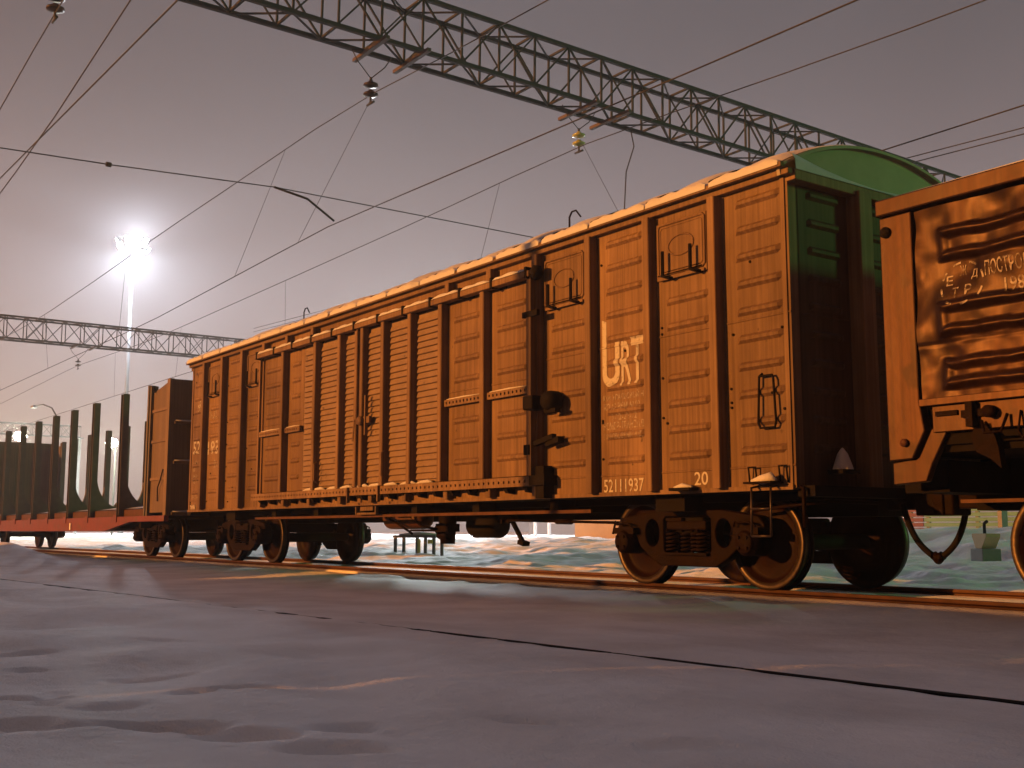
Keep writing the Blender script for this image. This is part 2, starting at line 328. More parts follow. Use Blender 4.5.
# ------------------------------------------------------------------ ground
RAIL2_A, RAIL2_B, RAIL2_Z = -5.60, 0.052, -0.15   # the siding closes in on the main track
def sstep(a, b, x):
    t = np.clip((x-a)/(b-a), 0, 1); return t*t*(3-2*t)
prints = []
for k in range(34):
    x = random.uniform(4.5, 12.6); y = random.uniform(-9.4, -6.9) if k % 3 else random.uniform(-8.8, -7.6)
    prints.append((x, y, random.uniform(.09, .2), random.uniform(.05, .09), random.uniform(0, 3.1), random.uniform(.012, .05)))
prints += [(10.55, -8.25, .20, .085, .9, .07), (10.2, -8.75, .18, .08, .8, .05), (10.9, -8.05, .16, .08, .9, .06), (11.35, -7.9, .17, .09, .8, .05), (9.3, -8.5, .2, .1, .8, .05)]
def ground_h(x, y):
    near = sstep(-1.0, -1.8, y)
    z = np.full_like(x, -0.075)
    z = z + .015 - .046*sstep(-.855, -.90, y) - .055*sstep(-1.0, -2.4, y)
    z = z + .035*np.exp(-((y+5.85)/1.3)**2)
    z = z + near*(.050*fbm(x*.45, y*.6, 2) + .012*fbm(x*1.5+3, y*2.2, 3))
    left = sstep(-5.2, -7.2, y)
    z = z + left*(.085*fbm(x*.9+9, y*1.4+2, 2))
    # furrow between the rails and behind
    tr = np.exp(-((np.abs(y)-0)/.55)**4)
    z = z - .02*tr + tr*.03*fbm(x*1.3, y*2, 3)
    back = sstep(.9, 2.2, y)
    z = z + back*(.02 + .22*fbm(x*.7, y*.8, 5) + .05*fbm(x*3.1, y*3.3, 3))
    z = z + .20*sstep(3.5, 14, y) + .10*sstep(14, 30, y) - .15*sstep(30, 60, y)
    z = z + .10*fbm(x*.25, y*.25, 3)*sstep(4, 10, y)
    # shovelled lumps along the near rail
    lump = np.exp(-((y+1.12)/.17)**2)
    z = z + lump*(.055*np.clip(fbm(x*1.1+40, y*.2, 3)+.1, 0, 1) + .03*vn(x*3.3, y*3+8))
    # mound by the flat wagon
    z = z + .40*np.exp(-((x+17.2)/2.6)**2-((y+3.1)/.8)**2) + .34*np.exp(-((x+22.5)/3.5)**2-((y+3.1)/.8)**2) + .12*np.exp(-((x+13)/2.2)**2-((y+3.4)/1.0)**2)
    # bank in front of the plank fence
    z = z + .42*np.exp(-((x-1)/11.)**2-((y-15)/3.0)**2)
    for (px, py, a, b, t, d) in prints:
        dx = x-px; dy = y-py; u = dx*math.cos(t)+dy*math.sin(t); v = -dx*math.sin(t)+dy*math.cos(t)
        q = (u/a)**2+(v/b)**2
        z = z - 1.0*d*np.exp(-q*q*.5) + .10*d*np.exp(-((np.sqrt(q)-1.5)/.4)**2)
    # trough where the rails stand
    for ry, rz in ((-.7975, -.05), (.7975, -.06)):
        z = np.where(np.abs(y-ry) < .055, np.minimum(z, rz-.03), z)
    y2 = y-(RAIL2_A+RAIL2_B*np.clip(x, -40, 40))
    g = np.exp(-(y2/.22)**2)
    z = z*(1-g) + g*(RAIL2_Z - .006 + .020*vn(x*.9, x*0+.5) + .008*vn(x*5, x*0))
    wd = .012 + .04*sstep(11.0, 12.2, x) + .02*vn(x*.8, x*0+3)
    z = np.where((np.abs(y2) < wd), RAIL2_Z-.05-.02*sstep(11.2, 12, x), z)
    return z
def axis(fine, far_lo, far_hi, g=1.13):
    a = list(fine); st = a[1]-a[0]; lo = []; v = a[0]
    while v > far_lo: st *= g; v -= st; lo.append(max(v, far_lo))
    st = a[-1]-a[-2]; hi = []; v = a[-1]
    while v < far_hi: st *= g; v += st; hi.append(min(v, far_hi))
    return np.array(lo[::-1]+a+hi)
xs = axis(np.concatenate([np.arange(-28, -2, .16), np.arange(-2, 4, .08), np.arange(4, 15, .045)]), -330, 170)
ys = axis(np.concatenate([np.arange(-10.2, -5.92, .045), np.arange(-5.92, -4.88, .011), np.arange(-4.88, -1.5, .05), np.arange(-1.5, 1.0, .02), np.arange(1.0, 8, .08), np.arange(8, 20, .2)]), -160, 330)
X, Y = np.meshgrid(xs, ys, indexing='ij'); Z = ground_h(X, Y)
nx, ny = X.shape
me = bpy.data.meshes.new('snow_ground')
me.vertices.add(nx*ny); me.vertices.foreach_set('co', np.stack([X, Y, Z], -1).astype(np.float32).ravel())
ii = (np.arange(nx-1)[:, None]*ny + np.arange(ny-1)[None, :]).ravel()
quads = np.stack([ii, ii+ny, ii+ny+1, ii+1], -1).astype(np.int32)
me.loops.add(quads.size); me.loops.foreach_set('vertex_index', quads.ravel())
me.polygons.add(len(quads)); me.polygons.foreach_set('loop_start', np.arange(0, quads.size, 4, dtype=np.int32))
me.polygons.foreach_set('use_smooth', np.ones(len(quads), bool)); me.update(calc_edges=True); me.validate(); me.materials.append(M['snow'])
gr = bpy.data.objects.new('snow_ground', me); C.objects.link(gr); tag(gr, kind='structure')
def gz(x, y): return float(ground_h(np.array([[float(x)]]), np.array([[float(y)]]))[0, 0])

# rails
def rail_mb(y, z):
    prof = [(-.036, 0), (.036, 0), (.036, -.03), (.010, -.045), (.009, -.135), (.065, -.155), (.065, -.165), (-.065, -.165), (-.065, -.155), (-.009, -.135), (-.010, -.045), (-.036, -.03)]
    return MB().prism([(y+a, z+b) for a, b in prof], 'x', -160, 60)
rl = thing('railway_track', None, None); rl['kind'] = 'structure'
for y in (-.7975, .7975): rail_mb(y, 0).build('rail', M['rail'], rl)
sp = MB().box(-.12, .12, -1.3, 1.3, -.33, -.185).mesh('sleeper', M['conc'])
for k in range(60): inst('sleeper', sp, rl, (-12+k*.55, 0, 0))
rl2 = thing('railway_track', None, None); rl2['kind'] = 'structure'
r2 = rail_mb(0, RAIL2_Z-.004).build('rail', M['dark'], rl2); r2.location = (0, RAIL2_A, 0); r2.rotation_euler = (0, 0, math.atan(RAIL2_B))

# ------------------------------------------------------------------ bogie
def circle(cx, cz, rx, rz, n=20): return [(cx+rx*math.cos(2*math.pi*k/n), cz+rz*math.sin(2*math.pi*k/n)) for k in range(n)]
def make_bogie(parent, x, name='bogie'):
    b = bpy.data.objects.new(name, None); C.objects.link(b); b.parent = parent; b.location = (x, 0, 0)
    prof = [(.0, .085), (.11, .085), (.115, .035), (.16, .02), (.34, -.015), (.395, .0), (.405, .055), (.47, .062), (.478, -.03), (.505, -.042), (.508, -.065), (.475, -.075), (.405, -.070), (.39, -.03), (.16, -.03), (.11, -.075), (0, -.075)]
    # tread band is the only polished part: a mesh of its own
    body = MB().lathe([p for p in prof], 'y', 44).mesh('wheel', M['wheel'])
    tread = MB().lathe([(.408, .0575), (.470, .0655), (.4805, .058), (.4805, -.03), (.4775, -.03), (.4775, .05), (.41, .045)], 'y', 44, closed=True).mesh('tyre', M['rim'])
    for ax in (-.925, .925):
        for s in (-1, 1):
            r = (0, 0, 0) if s > 0 else (0, 0, math.pi)
            o = inst('wheel', body, b, (ax, s*.7975, .475), r); inst('tyre', tread, b, (ax, s*.7975, .475), r)
        MB().lathe([(0, -1.1), (.08, -1.1), (.08, 1.1), (0, 1.1)], 'y', 16, (ax, 0, .475)).build('axle', M['dark'], b)
    outer = [(-1.10,.56),(-1.10,.66),(-1.02,.745),(-.80,.775),(-.5,.815),(.5,.815),(.80,.775),(1.02,.745),(1.10,.66),(1.10,.56),(1.06,.53),(.80,.53),(.74,.42),(.60,.31),(.42,.215),(-.42,.215),(-.60,.31),(-.74,.42),(-.80,.53),(-1.06,.53)]
    holes = [circle(-.54, .57, .115, .15), circle(.54, .57, .115, .15), [(-.34,.36),(.34,.36),(.36,.40),(.36,.72),(.32,.75),(-.32,.75),(-.36,.72),(-.36,.40)]]
    for s in (-1, 1):
        curve_plate(outer, holes, .13, 'side_frame', M['iron'], b, s*1.02)
        m = MB()
        m.box(-.34, .34, s*.90, s*1.14, .335, .36)
        m.box(-.30, -.06, s*1.09-.01, s*1.09+.05, .70, .735)
        for q in (-.925, .925):   # brake hanger loops and pads over the boxes
            e = 1 if q > 0 else -1
            m.tube([(q+.13, s*1.13, .60), (q+.10, s*1.16, .665), (q-.0, s*1.16, .685), (q-.12*e*e, s*1.16, .665), (q-.17, s*1.14, .70), (q-.24, s*1.12, .56)] if e < 0 else
                   [(q-.24, s*1.12, .56), (q-.17, s*1.14, .69), (q-.12, s*1.16, .675), (q, s*1.16, .685), (q+.10, s*1.16, .665), (q+.14, s*1.13, .58)], .013, 6)
        m.build('brake_hanger', M['iron'], b)
        bo = MB().box(-.30, .30, s*.86, s*1.10, .60, .70)
        bo.build('bolster_end', M['iron'], b, bevel=.02)
        for q in (-.925, .925):
            m = MB().lathe([(0, s*1.215), (.10, s*1.215), (.115, s*1.20), (.115, s*1.18), (.135, s*1.17), (.14, s*.93), (0, s*.93)], 'y', 22, (q, 0, .475))
            m.box(q-.17, q+.17, s*1.10-.075, s*1.10+.06, .56, .63)
            for k in range(4):
                a = math.pi/4+k*math.pi/2
                m.lathe([(0, s*1.232), (.018, s*1.232), (.018, s*1.20), (0, s*1.20)], 'y', 6, (q+.075*math.cos(a), 0, .475+.075*math.sin(a)), smooth=False)
            m.build('axle_box', M['iron'], b)
        for sx in (-.23, -.075, .075, .23):
            for sy in (.96, 1.07) if abs(sx) > .1 else (1.0,):
                pts = []
                for k in range(70):
                    a = k*2*math.pi/12
                    pts.append((sx+.062*math.cos(a), s*sy+.062*math.sin(a), .362+.238*k/69))
                MB().tube(pts, .0155, 6).build('spring', M['iron'], b)
    MB().box(-.22, .22, -1.05, 1.05, .56, .74).build('bolster', M['dark'], b, bevel=.03)
    m = MB()
    for q in (-.38, .38): m.bar((q, -.75, .42), (q, .75, .42), .07, .09)
    m.build('brake_beam', M['dark'], b)
    m = MB()
    for q in (-.40, .40):
        for s in (-1, 1): m.box(q-.05, q+.05, s*.76-.045, s*.76+.045, .30, .62)
    m.build('brake_shoe', M['iron'], b)
    return b
def coupler(parent, x, s):
    m = MB(); m.box(min(x-s*.3, x+s*.32), max(x-s*.3, x+s*.32), -.09, .09, .80, .98)
    m.prism([(x+s*.30, -.16), (x+s*.62, -.20), (x+s*.66, -.05), (x+s*.52, .02), (x+s*.60, .20), (x+s*.40, .24), (x+s*.28, .10)], 'z', .74, 1.06)
    return m.build('coupler', M['iron'], parent, bevel=.015)
def hose(parent, x, s, y, xe, zb, label=None):
    pts = []
    p0 = Vector((x, y, .86)); p1 = Vector((xe, 0.03, zb))
    for k in range(15):
        t = k/14; p = p0.lerp(p1, t); p.z -= .07*math.sin(math.pi*t); p.x += -s*.045*math.sin(math.pi*t)
        pts.append(p)
    rr = [.030]*15
    m = MB().tube(pts, rr, 10); o = m.build('brake_hose', M['rubber'], parent)
    MB().tube([p1+Vector((-s*.03, 0, .03)), p1+Vector((s*.05, 0, -.02))], .045, 10).build('hose_coupling', M['iron'], parent)
    m = MB(); m.tube([p0+Vector((0, 0, -.01)), p0+Vector((-s*.08, 0, .06))], .042, 8)
    m.build('hose_fitting', M['iron'], parent)

# ------------------------------------------------------------------ boxcar
ZB, ZT, L = 0.99, 3.975, 7.95
BEADS = [1.37+.275*k for k in range(10)]
BD = .028
class Relief:
    def __init__(s, x0, x1, beads, seams=(2.655, 1.205)):
        s.b0, s.b1 = x0, x1; s.beads = beads; s.seams = seams
        s.zb = sorted([b+d for b in beads for d in (-.046, -.016, .016, .046)] + [q+d for q in seams for d in (-.012, -.006, .006, .012)])
        s.xb = [x0, x0+.045, x1-.045, x1]
    def __call__(s, x, z):
        h = 0
        ex = min(max((x-s.b0)/.045, 0), max((s.b1-x)/.045, 0), 1)
        if ex > 0:
            for b in s.beads:
                d = abs(z-b)
                if d < .046: h = max(h, BD*ex*(1 if d <= .016 else (.046-d)/.03))
        for q in s.seams:
            d = abs(z-q)
            if d < .012: h = max(h, .007*(1 if d <= .006 else (.012-d)/.006))
        return h
def relief_mesh(name, rel, x0, x1, z0, z1, m, warp=0.0):
    xs_ = sorted(set([x0, x1]+[v for v in rel.xb if x0 < v < x1] + ([x0+(x1-x0)*k/6 for k in range(7)] if warp else [])))
    zs_ = sorted(set([z0, z1]+[round(v, 5) for v in rel.zb if z0 < v < z1]))
    mb = MB(); n = len(zs_)
    vs = [(x, -rel(x, z) + warp*math.sin((x-x0)/(x1-x0)*math.pi)*math.sin(z*5.1+x0*9)*.5, z) for x in xs_ for z in zs_]
    fs = [(i*n+k, (i+1)*n+k, (i+1)*n+k+1, i*n+k+1) for i in range(len(xs_)-1) for k in range(n-1)]
    mb.add(vs, fs); me = bpy.data.meshes.new(name); me.from_pydata(mb.v, [], mb.f); me.materials.append(m); me.update(); return me

box = thing('boxcar', 'long brown covered goods wagon with URT lettering, louvred sliding doors and snowy arched roof', 'boxcar')
P_ = lambda mb, name, m='paint', **k: mb.build(name, M[m], box, **k)
P_(MB().box(-L+.06, L-.06, -1.462, 1.462, ZB+.02, ZT), 'inner_lining', 'dark')
POSTS = [-7.09, -6.11, -5.12, -4.10, 4.10, 5.12, 6.11, 7.09]
edges = [(-7.93, -7.15), (-7.03, -6.17), (-6.05, -5.18), (-5.06, -4.16), (4.16, 5.06), (5.18, 6.05), (6.17, 7.03), (7.15, 7.93)]
hatchp = {1, 3, 4, 6}
rels = {}
bolt_me = MB().lathe([(.014, .0), (.014, -.012), (0, -.014)], 'y', 7, smooth=False).mesh('bolt', M['dark'])
for i, (a, b) in enumerate(edges):
    bd = BEADS[:8] if i in hatchp else BEADS
    rel = Relief(a+.14 if i < 7 else a+.17, b-.10 if i < 7 else b-.03, bd); rels[i] = rel
    me_ = relief_mesh('side_panel', rel, a-.07, b+.07, ZB, ZT, M['paint'], .006)
    inst('side_panel', me_, box, (0, -1.5, 0))
    # rivets, bolts and plugged holes
    for k in range(9):
        x = random.choice([a+.07, b-.04, random.uniform(a+.1, b-.1)]); z = random.uniform(1.1, 3.7)
        inst('bolt', bolt_me, box, (x, -1.5-rel(x, z), z))
    if i in hatchp:
        hx0, hx1, hz0, hz1 = a+.03, b-.09, 3.26, 3.88
        mb = MB().box(hx0, hx1, -1.525, -1.49, hz0, hz1)
        fr = [(hx0+.03, hz0+.05), (hx1-.05, hz0+.05), (hx1-.02, hz0+.08), (hx1-.02, hz1-.05), (hx1-.05, hz1-.02), (hx0+.05, hz1-.02), (hx0+.03, hz1-.05)]
        mb.tube([(p[0], -1.528, p[1]) for p in fr+fr[:2]], .016, 6)
        fr2 = [(p[0]*.9+(hx0+hx1)/2*.1, p[1]*.88+(hz0+hz1)/2*.12) for p in fr]
        mb.tube([(p[0], -1.526, p[1]) for p in fr2+fr2[:2]], .007, 6)
        h = P_(mb, 'hatch', 'paint_post')
        cxh, czh = (hx0+hx1)/2, 3.60
        mb = MB(); mb.tube([(cxh+.19*math.cos(t*math.pi/14), -1.527, czh+.11*math.sin(t*math.pi/14)) for t in range(29)], .010, 6); mb.build('pressed_oval', M['paint_post'], h)
        for q in (.22, .78):
            xq = hx0+(hx1-hx0)*q
            MB().tube([(xq, -1.60, 3.55), (xq, -1.60, 3.32), (xq+.012, -1.615, 3.28), (xq+.06, -1.60, 3.26), (xq+.10, -1.52, 3.25)], .019, 8).build('hatch_hook', M['dark'], h)
        MB().bar((hx0+.05, -1.535, 3.265), (hx1-.02, -1.535, 3.265), .025, .03).build('hatch_hinge', M['paint_post'], h)
post_prof = [(-.085, -1.495), (-.085, -1.506), (-.056, -1.508), (-.052, -1.612), (-.044, -1.620), (.044, -1.620), (.052, -1.612), (.056, -1.508), (.085, -1.506), (.085, -1.495)]
pm = MB().prism(post_prof, 'z', ZB+.02, ZT-.003).mesh('side_post', M['paint_post'])
for x in POSTS: inst('side_post', pm, box, (x, 0, 0))
pm2 = MB().prism(post_prof, 'z', 3.76, ZT-.003).mesh('side_post', M['paint_post'])
for x in (-3.11, -2.1, 2.1, 3.11): inst('side_post', pm2, box, (x, 0, 0))
pm3 = MB().prism(post_prof, 'z', ZB+.02, 1.12).mesh('side_post', M['paint_post'])
for x in (-3.11, -2.1, -1.0, 0.0, 1.0, 2.1, 3.11): inst('side_post', pm3, box, (x, 0, 0))
P_(MB().box(-4.17, 4.17, -1.497, -1.465, ZB, ZT-.002), 'doorway_sheet')
P_(MB().box(-L-.0, -L+.06, -1.513, -1.4, ZB, ZT), 'corner_post', 'paint_post'); P_(MB().box(L-.03, L+.02, -1.516, -1.35, ZB, ZT), 'corner_post', 'paint_post')
# beams along the top and bottom of the side
P_(MB().box(-L-.05, L+.13, -1.575, -1.40, ZT, 4.035), 'cant_rail', 'paint_post', bevel=.008)
P_(MB().box(-L-.02, L+.03, -1.53, -1.38, ZB-.015, ZB+.03), 'sill_angle', 'paint_post')
# dents in ledge of bottom rivets
# --- roof
RY, RZ0, RZ1 = 1.60, 4.035, 4.50
def arch(y, lift=0): return RZ0+.05 + (RZ1-RZ0-.05)*(1-abs(y/RY)**2.15) + lift
ny_ = 28; yy = [-RY+2*RY*k/ny_ for k in range(ny_+1)]
def arch_sheet(x0, x1, lift, thick, ylo=-RY, yhi=RY):
    ys_ = [ylo+(yhi-ylo)*k/ny_ for k in range(ny_+1)]
    poly = [(y, arch(y, lift)) for y in ys_] + [(y, arch(y, lift-thick)) for y in reversed(ys_)]
    return MB().prism(poly, 'x', x0, x1)
RX0, RX1 = -L-.08, L+.10
P_(arch_sheet(RX0, RX1, 0, .03), 'roof', 'roofg')
P_(MB().box(RX0, RX1, -1.645, -1.585, RZ0+.003, RZ0+.055), 'roof_gutter', 'paint_post', bevel=.006)
P_(MB().box(RX0, RX1, 1.585, 1.645, RZ0+.003, RZ0+.055), 'roof_gutter', 'paint_post')
NR = 17
rxs = [RX0+.02+(RX1-RX0-.04)*k/NR for k in range(NR+1)]
rb = arch_sheet(-.014, .014, .062, .061, -RY-.01, RY+.01).mesh('roof_rib', M['dark'])
for x in rxs[1:-1]: inst('roof_rib', rb, box, (x, 0, 0))
# snow lying between the roof ribs
for i in range(NR):
    a, b = rxs[i]+.045, rxs[i+1]-.045; nxs, nys = 14, 30
    vs = []; fs = []
    for p in range(nxs+1):
        u = p/nxs; x = a+(b-a)*u; eu = min(1, 9*min(u, 1-u)+.0)
        for q in range(nys+1):
            t = q/nys; y = -RY-.035 + (2*RY+.07)*t; ev = min(1, 22*min(t, 1-t))
            hh = (.012 + .060*(math.sin(math.pi*u)**.8) + .02*math.sin(x*5.3+i)+ .015*math.sin(y*4+i*2.1))*math.sqrt(max(0, eu*ev))
            yc = max(-RY, min(RY, y)); vs.append((x, y, arch(yc)+.002+hh))
    for p in range(nxs):
        for q in range(nys): o = p*(nys+1)+q; fs.append((o, o+nys+1, o+nys+2, o+1))
    P_(MB().add(vs, fs, True), 'roof_snow', 'snowp')
# snow strip on the gutter lip
for i in range(NR):
    a, b = rxs[i]+random.uniform(.0, .05), rxs[i+1]-random.uniform(.0, .05); vs = []; fs = []; n_ = 12
    for p in range(n_+1):
        x = a+(b-a)*p/n_; h = .045+.022*math.sin(p*.9+i*1.7)**2
        if p in (0, n_): h *= .3
        vs += [(x, -1.656, RZ0+.02), (x, -1.652, RZ0+.056+h*.7), (x, -1.62, RZ0+.056+h), (x, -1.575, RZ0+.056+h)]
    for p in range(n_):
        for k in range(3): o = p*4+k; fs.append((o, o+1, o+5, o+4))
    P_(MB().add(vs, fs, True), 'gutter_snow', 'snowg')
for x in (-3.2, 4.35):
    P_(MB().tube([(x+.0, -1.25, arch(-1.25)+.02), (x, -1.25, arch(-1.25)+.19), (x+.05, -1.25, arch(-1.25)+.25), (x+.13, -1.25, arch(-1.25)+.25), (x+.22, -1.25, arch(-1.25)+.15)], .012, 6), 'roof_loop', 'dark')
# --- ends
for s in (-1, 1):
    xe = s*(L+.02)
    P_(MB().box(min(xe, xe-s*.05), max(xe, xe-s*.05), -1.35, 1.35, ZB, ZT), 'end_wall', 'shaded_end')
    relE = Relief(-1.40, -.72, BEADS, ())
    for (ya, yb) in ((-1.33, -.61), (-.37, .37), (.61, 1.33)):
        r_ = Relief(ya+.12, yb-.10, BEADS, (2.655,))
        me_ = relief_mesh('end_panel', r_, ya, yb, ZB, ZT-.06, M['shaded_end'])
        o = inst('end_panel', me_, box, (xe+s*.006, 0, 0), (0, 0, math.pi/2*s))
    for yq in (-.49, .49):
        P_(MB().box(min(xe, xe+s*.17), max(xe, xe+s*.17), yq-.10, yq+.10, ZB, ZT-.006), 'end_post', 'paint_post', bevel=.01)
    P_(MB().box(min(xe-s*.04, xe+s*.13), max(xe-s*.04, xe+s*.13), -1.50, 1.50, ZT-.05, ZT+.05), 'end_beam', 'paint_post', bevel=.008)
    poly = [(y, arch(y, -.012)) for y in yy] + [(RY-.02, ZT+.0), (-RY+.02, ZT+.0)]
    P_(MB().prism(poly, 'x', xe-.02, xe+.02), 'roof_end', 'roofg')
    P_(arch_sheet(xe-.035, xe+.045, .012, .03), 'roof_end_flange', 'roofg')
    # wedge of snow on the end ledge
    vs = []; fs = []; n_ = 30
    for p in range(n_+1):
        y = -1.49+2.98*p/n_; h = .16*math.exp(-((y+1.55)/.55)**2) + .045 + .012*math.sin(y*6)
        vs += [(xe+s*.135, y, ZT+.05), (xe+s*.13, y, ZT+.05+h*.5), (xe+s*.09, y, ZT+.05+h*.85), (xe+s*.021, y, ZT+.05+h)]
    for p in range(n_):
        for k in range(3): o = p*4+k; fs.append((o, o+1, o+5, o+4))
    P_(MB().add(vs, fs, True), 'ledge_snow', 'snowg')
    P_(MB().box(min(xe, xe+s*.20), max(xe, xe+s*.20), -1.45, 1.45, .91, ZB+.02), 'end_sill', 'dark')
    coupler(box, xe+s*.05, s)
P_(MB().lathe([(.10, 1.17), (.085, 1.22), (.05, 1.32), (.015, 1.37), (0, 1.38)], 'z', 12, (8.10, -.95, 0)), 'snow_cap', 'snowp')
P_(MB().box(8.02, 8.20, -1.08, -.82, 1.13, 1.17), 'end_step', 'dark')
# --- sliding doors
def door(x0, x1, cols, flats, stiffs):
    d = bpy.data.objects.new('sliding_door', None); C.objects.link(d); d.parent = box; d.location = (0, 0, 0)
    MB().box(x0, x1, -1.585, -1.55, 1.26, 3.66).build('door_sheet', M['louver'], d)
    for (a, b) in flats:
        rel = Relief(a+.14, b-.12, [1.50+.275*k for k in range(8)], (2.45,))
        inst('door_panel', relief_mesh('door_panel', rel, a, b, 1.262, 3.658, M['paint'], .006), d, (0, -1.59, 0))
    N = 26; dz = (3.60-1.30)/N
    for (a, b) in cols:
        e = .012
        prof = [(-1.588, .0), (-1.614, .004), (-1.618, .012), (-1.600, dz*.86), (-1.588, dz*.88)]
        wv = b-a; mb = MB()
        vs = []; n = len(prof)
        for xx, sh in ((a+.02, 0), (a+.035, 1), (b-.03, 1), (b-.012, 0)):
            vs += [(xx, -1.588+(y+1.588)*sh, z) for y, z in prof]
        fs = [(i*n+k, i*n+(k+1) % n, (i+1)*n+(k+1) % n, (i+1)*n+k) for i in range(3) for k in range(n)]
        lm = MB().add(vs, fs).mesh('louver_slat', M['louver'])
        for k in range(N): inst('louver_slat', lm, d, (0, 0, 1.30+k*dz))
    sp_ = MB().prism([(-.06, -1.585), (-.048, -1.695), (-.038, -1.705), (.038, -1.705), (.048, -1.695), (.06, -1.585)], 'z', 1.25, 3.67).mesh('stiffener', M['paint_post'])
    for x in stiffs: inst('stiffener', sp_, d, (x, 0, 0))
    return d
dl = door(-4.14, -.31, [(-2.36, -1.87), (-1.75, -1.0), (-.88, -.40)], [(-4.09, -3.13), (-3.0, -2.40)], [-3.07, -1.81, -.94, -.36])
dr = door(-.22, 4.12, [(-.16, .40), (.52, 1.18), (1.30, 2.0)], [(2.12, 3.03), (3.14, 4.06)], [-.18, .46, 1.24, 2.06, 3.08])
MB().box(4.05, 4.14, -1.70, -1.55, 1.25, 3.67).build('door_edge', M['paint_post'], dr, bevel=.006)
MB().box(-4.16, -4.10, -1.66, -1.55, 1.25, 3.67).build('door_edge', M['paint_post'], dl)
def holed_strip(x0, x1, z0, z1, y, proud, name, parent, step=.085):
    outer = [(x0, z0), (x1, z0), (x1, z1), (x0, z1)]; zc = (z0+z1)/2; holes = []
    x = x0+.05
    while x < x1-.05: holes.append([(x-.016, zc-.016), (x+.016, zc-.016), (x+.016, zc+.016), (x-.016, zc+.016)]); x += step
    curve_plate(outer, holes, proud, name, M['paint_post'], parent, y, bevel=.002)
for (a, b) in ((2.13, 3.02), (3.15, 4.05)): holed_strip(a, b, 2.255, 2.345, -1.635, .05, 'door_strip', dr)
for (a, b) in ((-4.08, -3.14), (-2.99, -2.40)): holed_strip(a, b, 2.255, 2.345, -1.635, .05, 'door_strip', dl)
# snow on strips
for d_, spans in ((dr, ((2.13, 3.02), (3.15, 4.05))), (dl, ((-4.08, -3.14), (-2.99, -2.40)))):
    for a, b in spans: MB().tube([(a+.03, -1.635, 2.352), ((a+b)/2, -1.635, 2.356), (b-.03, -1.635, 2.352)], [.008, .014, .006], 6).build('strip_snow', M['snowp'], d_)
# lock in the middle and pull handles
mb = MB(); mb.bar((-.02, -1.69, 2.02), (-.02, -1.69, 2.62), .05, .03); mb.box(-.30, .10, -1.70, -1.66, 2.20, 2.30); mb.lathe([(0, -1.76), (.07, -1.75), (.07, -1.70), (0, -1.70)], 'y', 12, (-.14, 0, 2.24)); mb.bar((-.36, -1.70, 2.28), (-.40, -1.70, 1.95), .03, .03)
mb.build('door_lock', M['paint_post'], dr)
MB().tube([(.50, -1.665, 1.36), (.52, -1.72, 1.40), (.52, -1.72, 1.72), (.50, -1.665, 1.76)], .012, 6).build('door_handle', M['paint_post'], dr)
MB().tube([(-1.7, -1.665, 1.36), (-1.68, -1.72, 1.40), (-1.68, -1.72, 1.66), (-1.7, -1.665, 1.70)], .012, 6).build('door_handle', M['paint_post'], dl)
# rails
P_(MB().box(-4.22, 4.15, -1.74, -1.62, 3.675, 3.755), 'door_rail', 'paint_post', bevel=.01)
for k in range(12):
    x = -4.1+k*.745; P_(MB().box(x-.02, x+.02, -1.75, -1.49, 3.66, 3.80), 'rail_bracket', 'dark')
for k in range(11):
    a, b = -4.07+k*.745, -3.40+k*.745; n_ = 10; vs = []; fs = []
    for p in range(n_+1):
        u = p/n_; x = a+(b-a)*u; h = (.028+.022*math.sin(math.pi*u)**.5+.010*math.sin(p*1.3+k*2))*(1 if 0 < p < n_ else .3)
        vs += [(x, -1.742, 3.757), (x, -1.735, 3.757+h*.7), (x, -1.69, 3.757+h), (x, -1.60, 3.757+h*1.05), (x, -1.51, 3.757+h*.9)]
    for p in range(n_):
        for q in range(4): o = p*5+q; fs.append((o, o+1, o+6, o+5))
    P_(MB().add(vs, fs, True), 'rail_snow', 'snowg')
P_(MB().tube([(4.16, -1.62, 3.70), (4.22, -1.67, 3.72), (4.24, -1.67, 3.80)], [.07, .09, .05], 10), 'rail_stop', 'dark')
holed_strip(-4.31, 4.13, 1.125, 1.245, -1.665, .03, 'door_ledge', box, .11)
P_(MB().box(-4.31, 4.13, -1.65, -1.497, 1.19, 1.2), 'ledge_shelf', 'paint_post')
gm = MB().prism([(-1.497, 1.187), (-1.645, 1.187), (-1.645, 1.13), (-1.60, 1.06), (-1.497, 1.05)], 'x', -.035, .035).mesh('ledge_gusset', M['dark'])
for k in range(20): inst('ledge_gusset', gm, box, (-4.05+k*.42, 0, 0))
for k in range(9):   # loose snow along the ledge in front of the louvres
    x = -2.0+k*.46+random.uniform(-.1, .1); P_(MB().tube([(x-.22, -1.655, 1.25), (x-.08, -1.655, 1.262), (x+.1, -1.655, 1.268), (x+.22, -1.655, 1.25)], [.006, .022, .028, .006], 8), 'ledge_snow', 'snowp')
for x in (-.55, .40): P_(MB().bar((x, -1.69, 1.02), (x, -1.69, 1.25), .05, .03), 'ledge_hanger', 'paint_post')
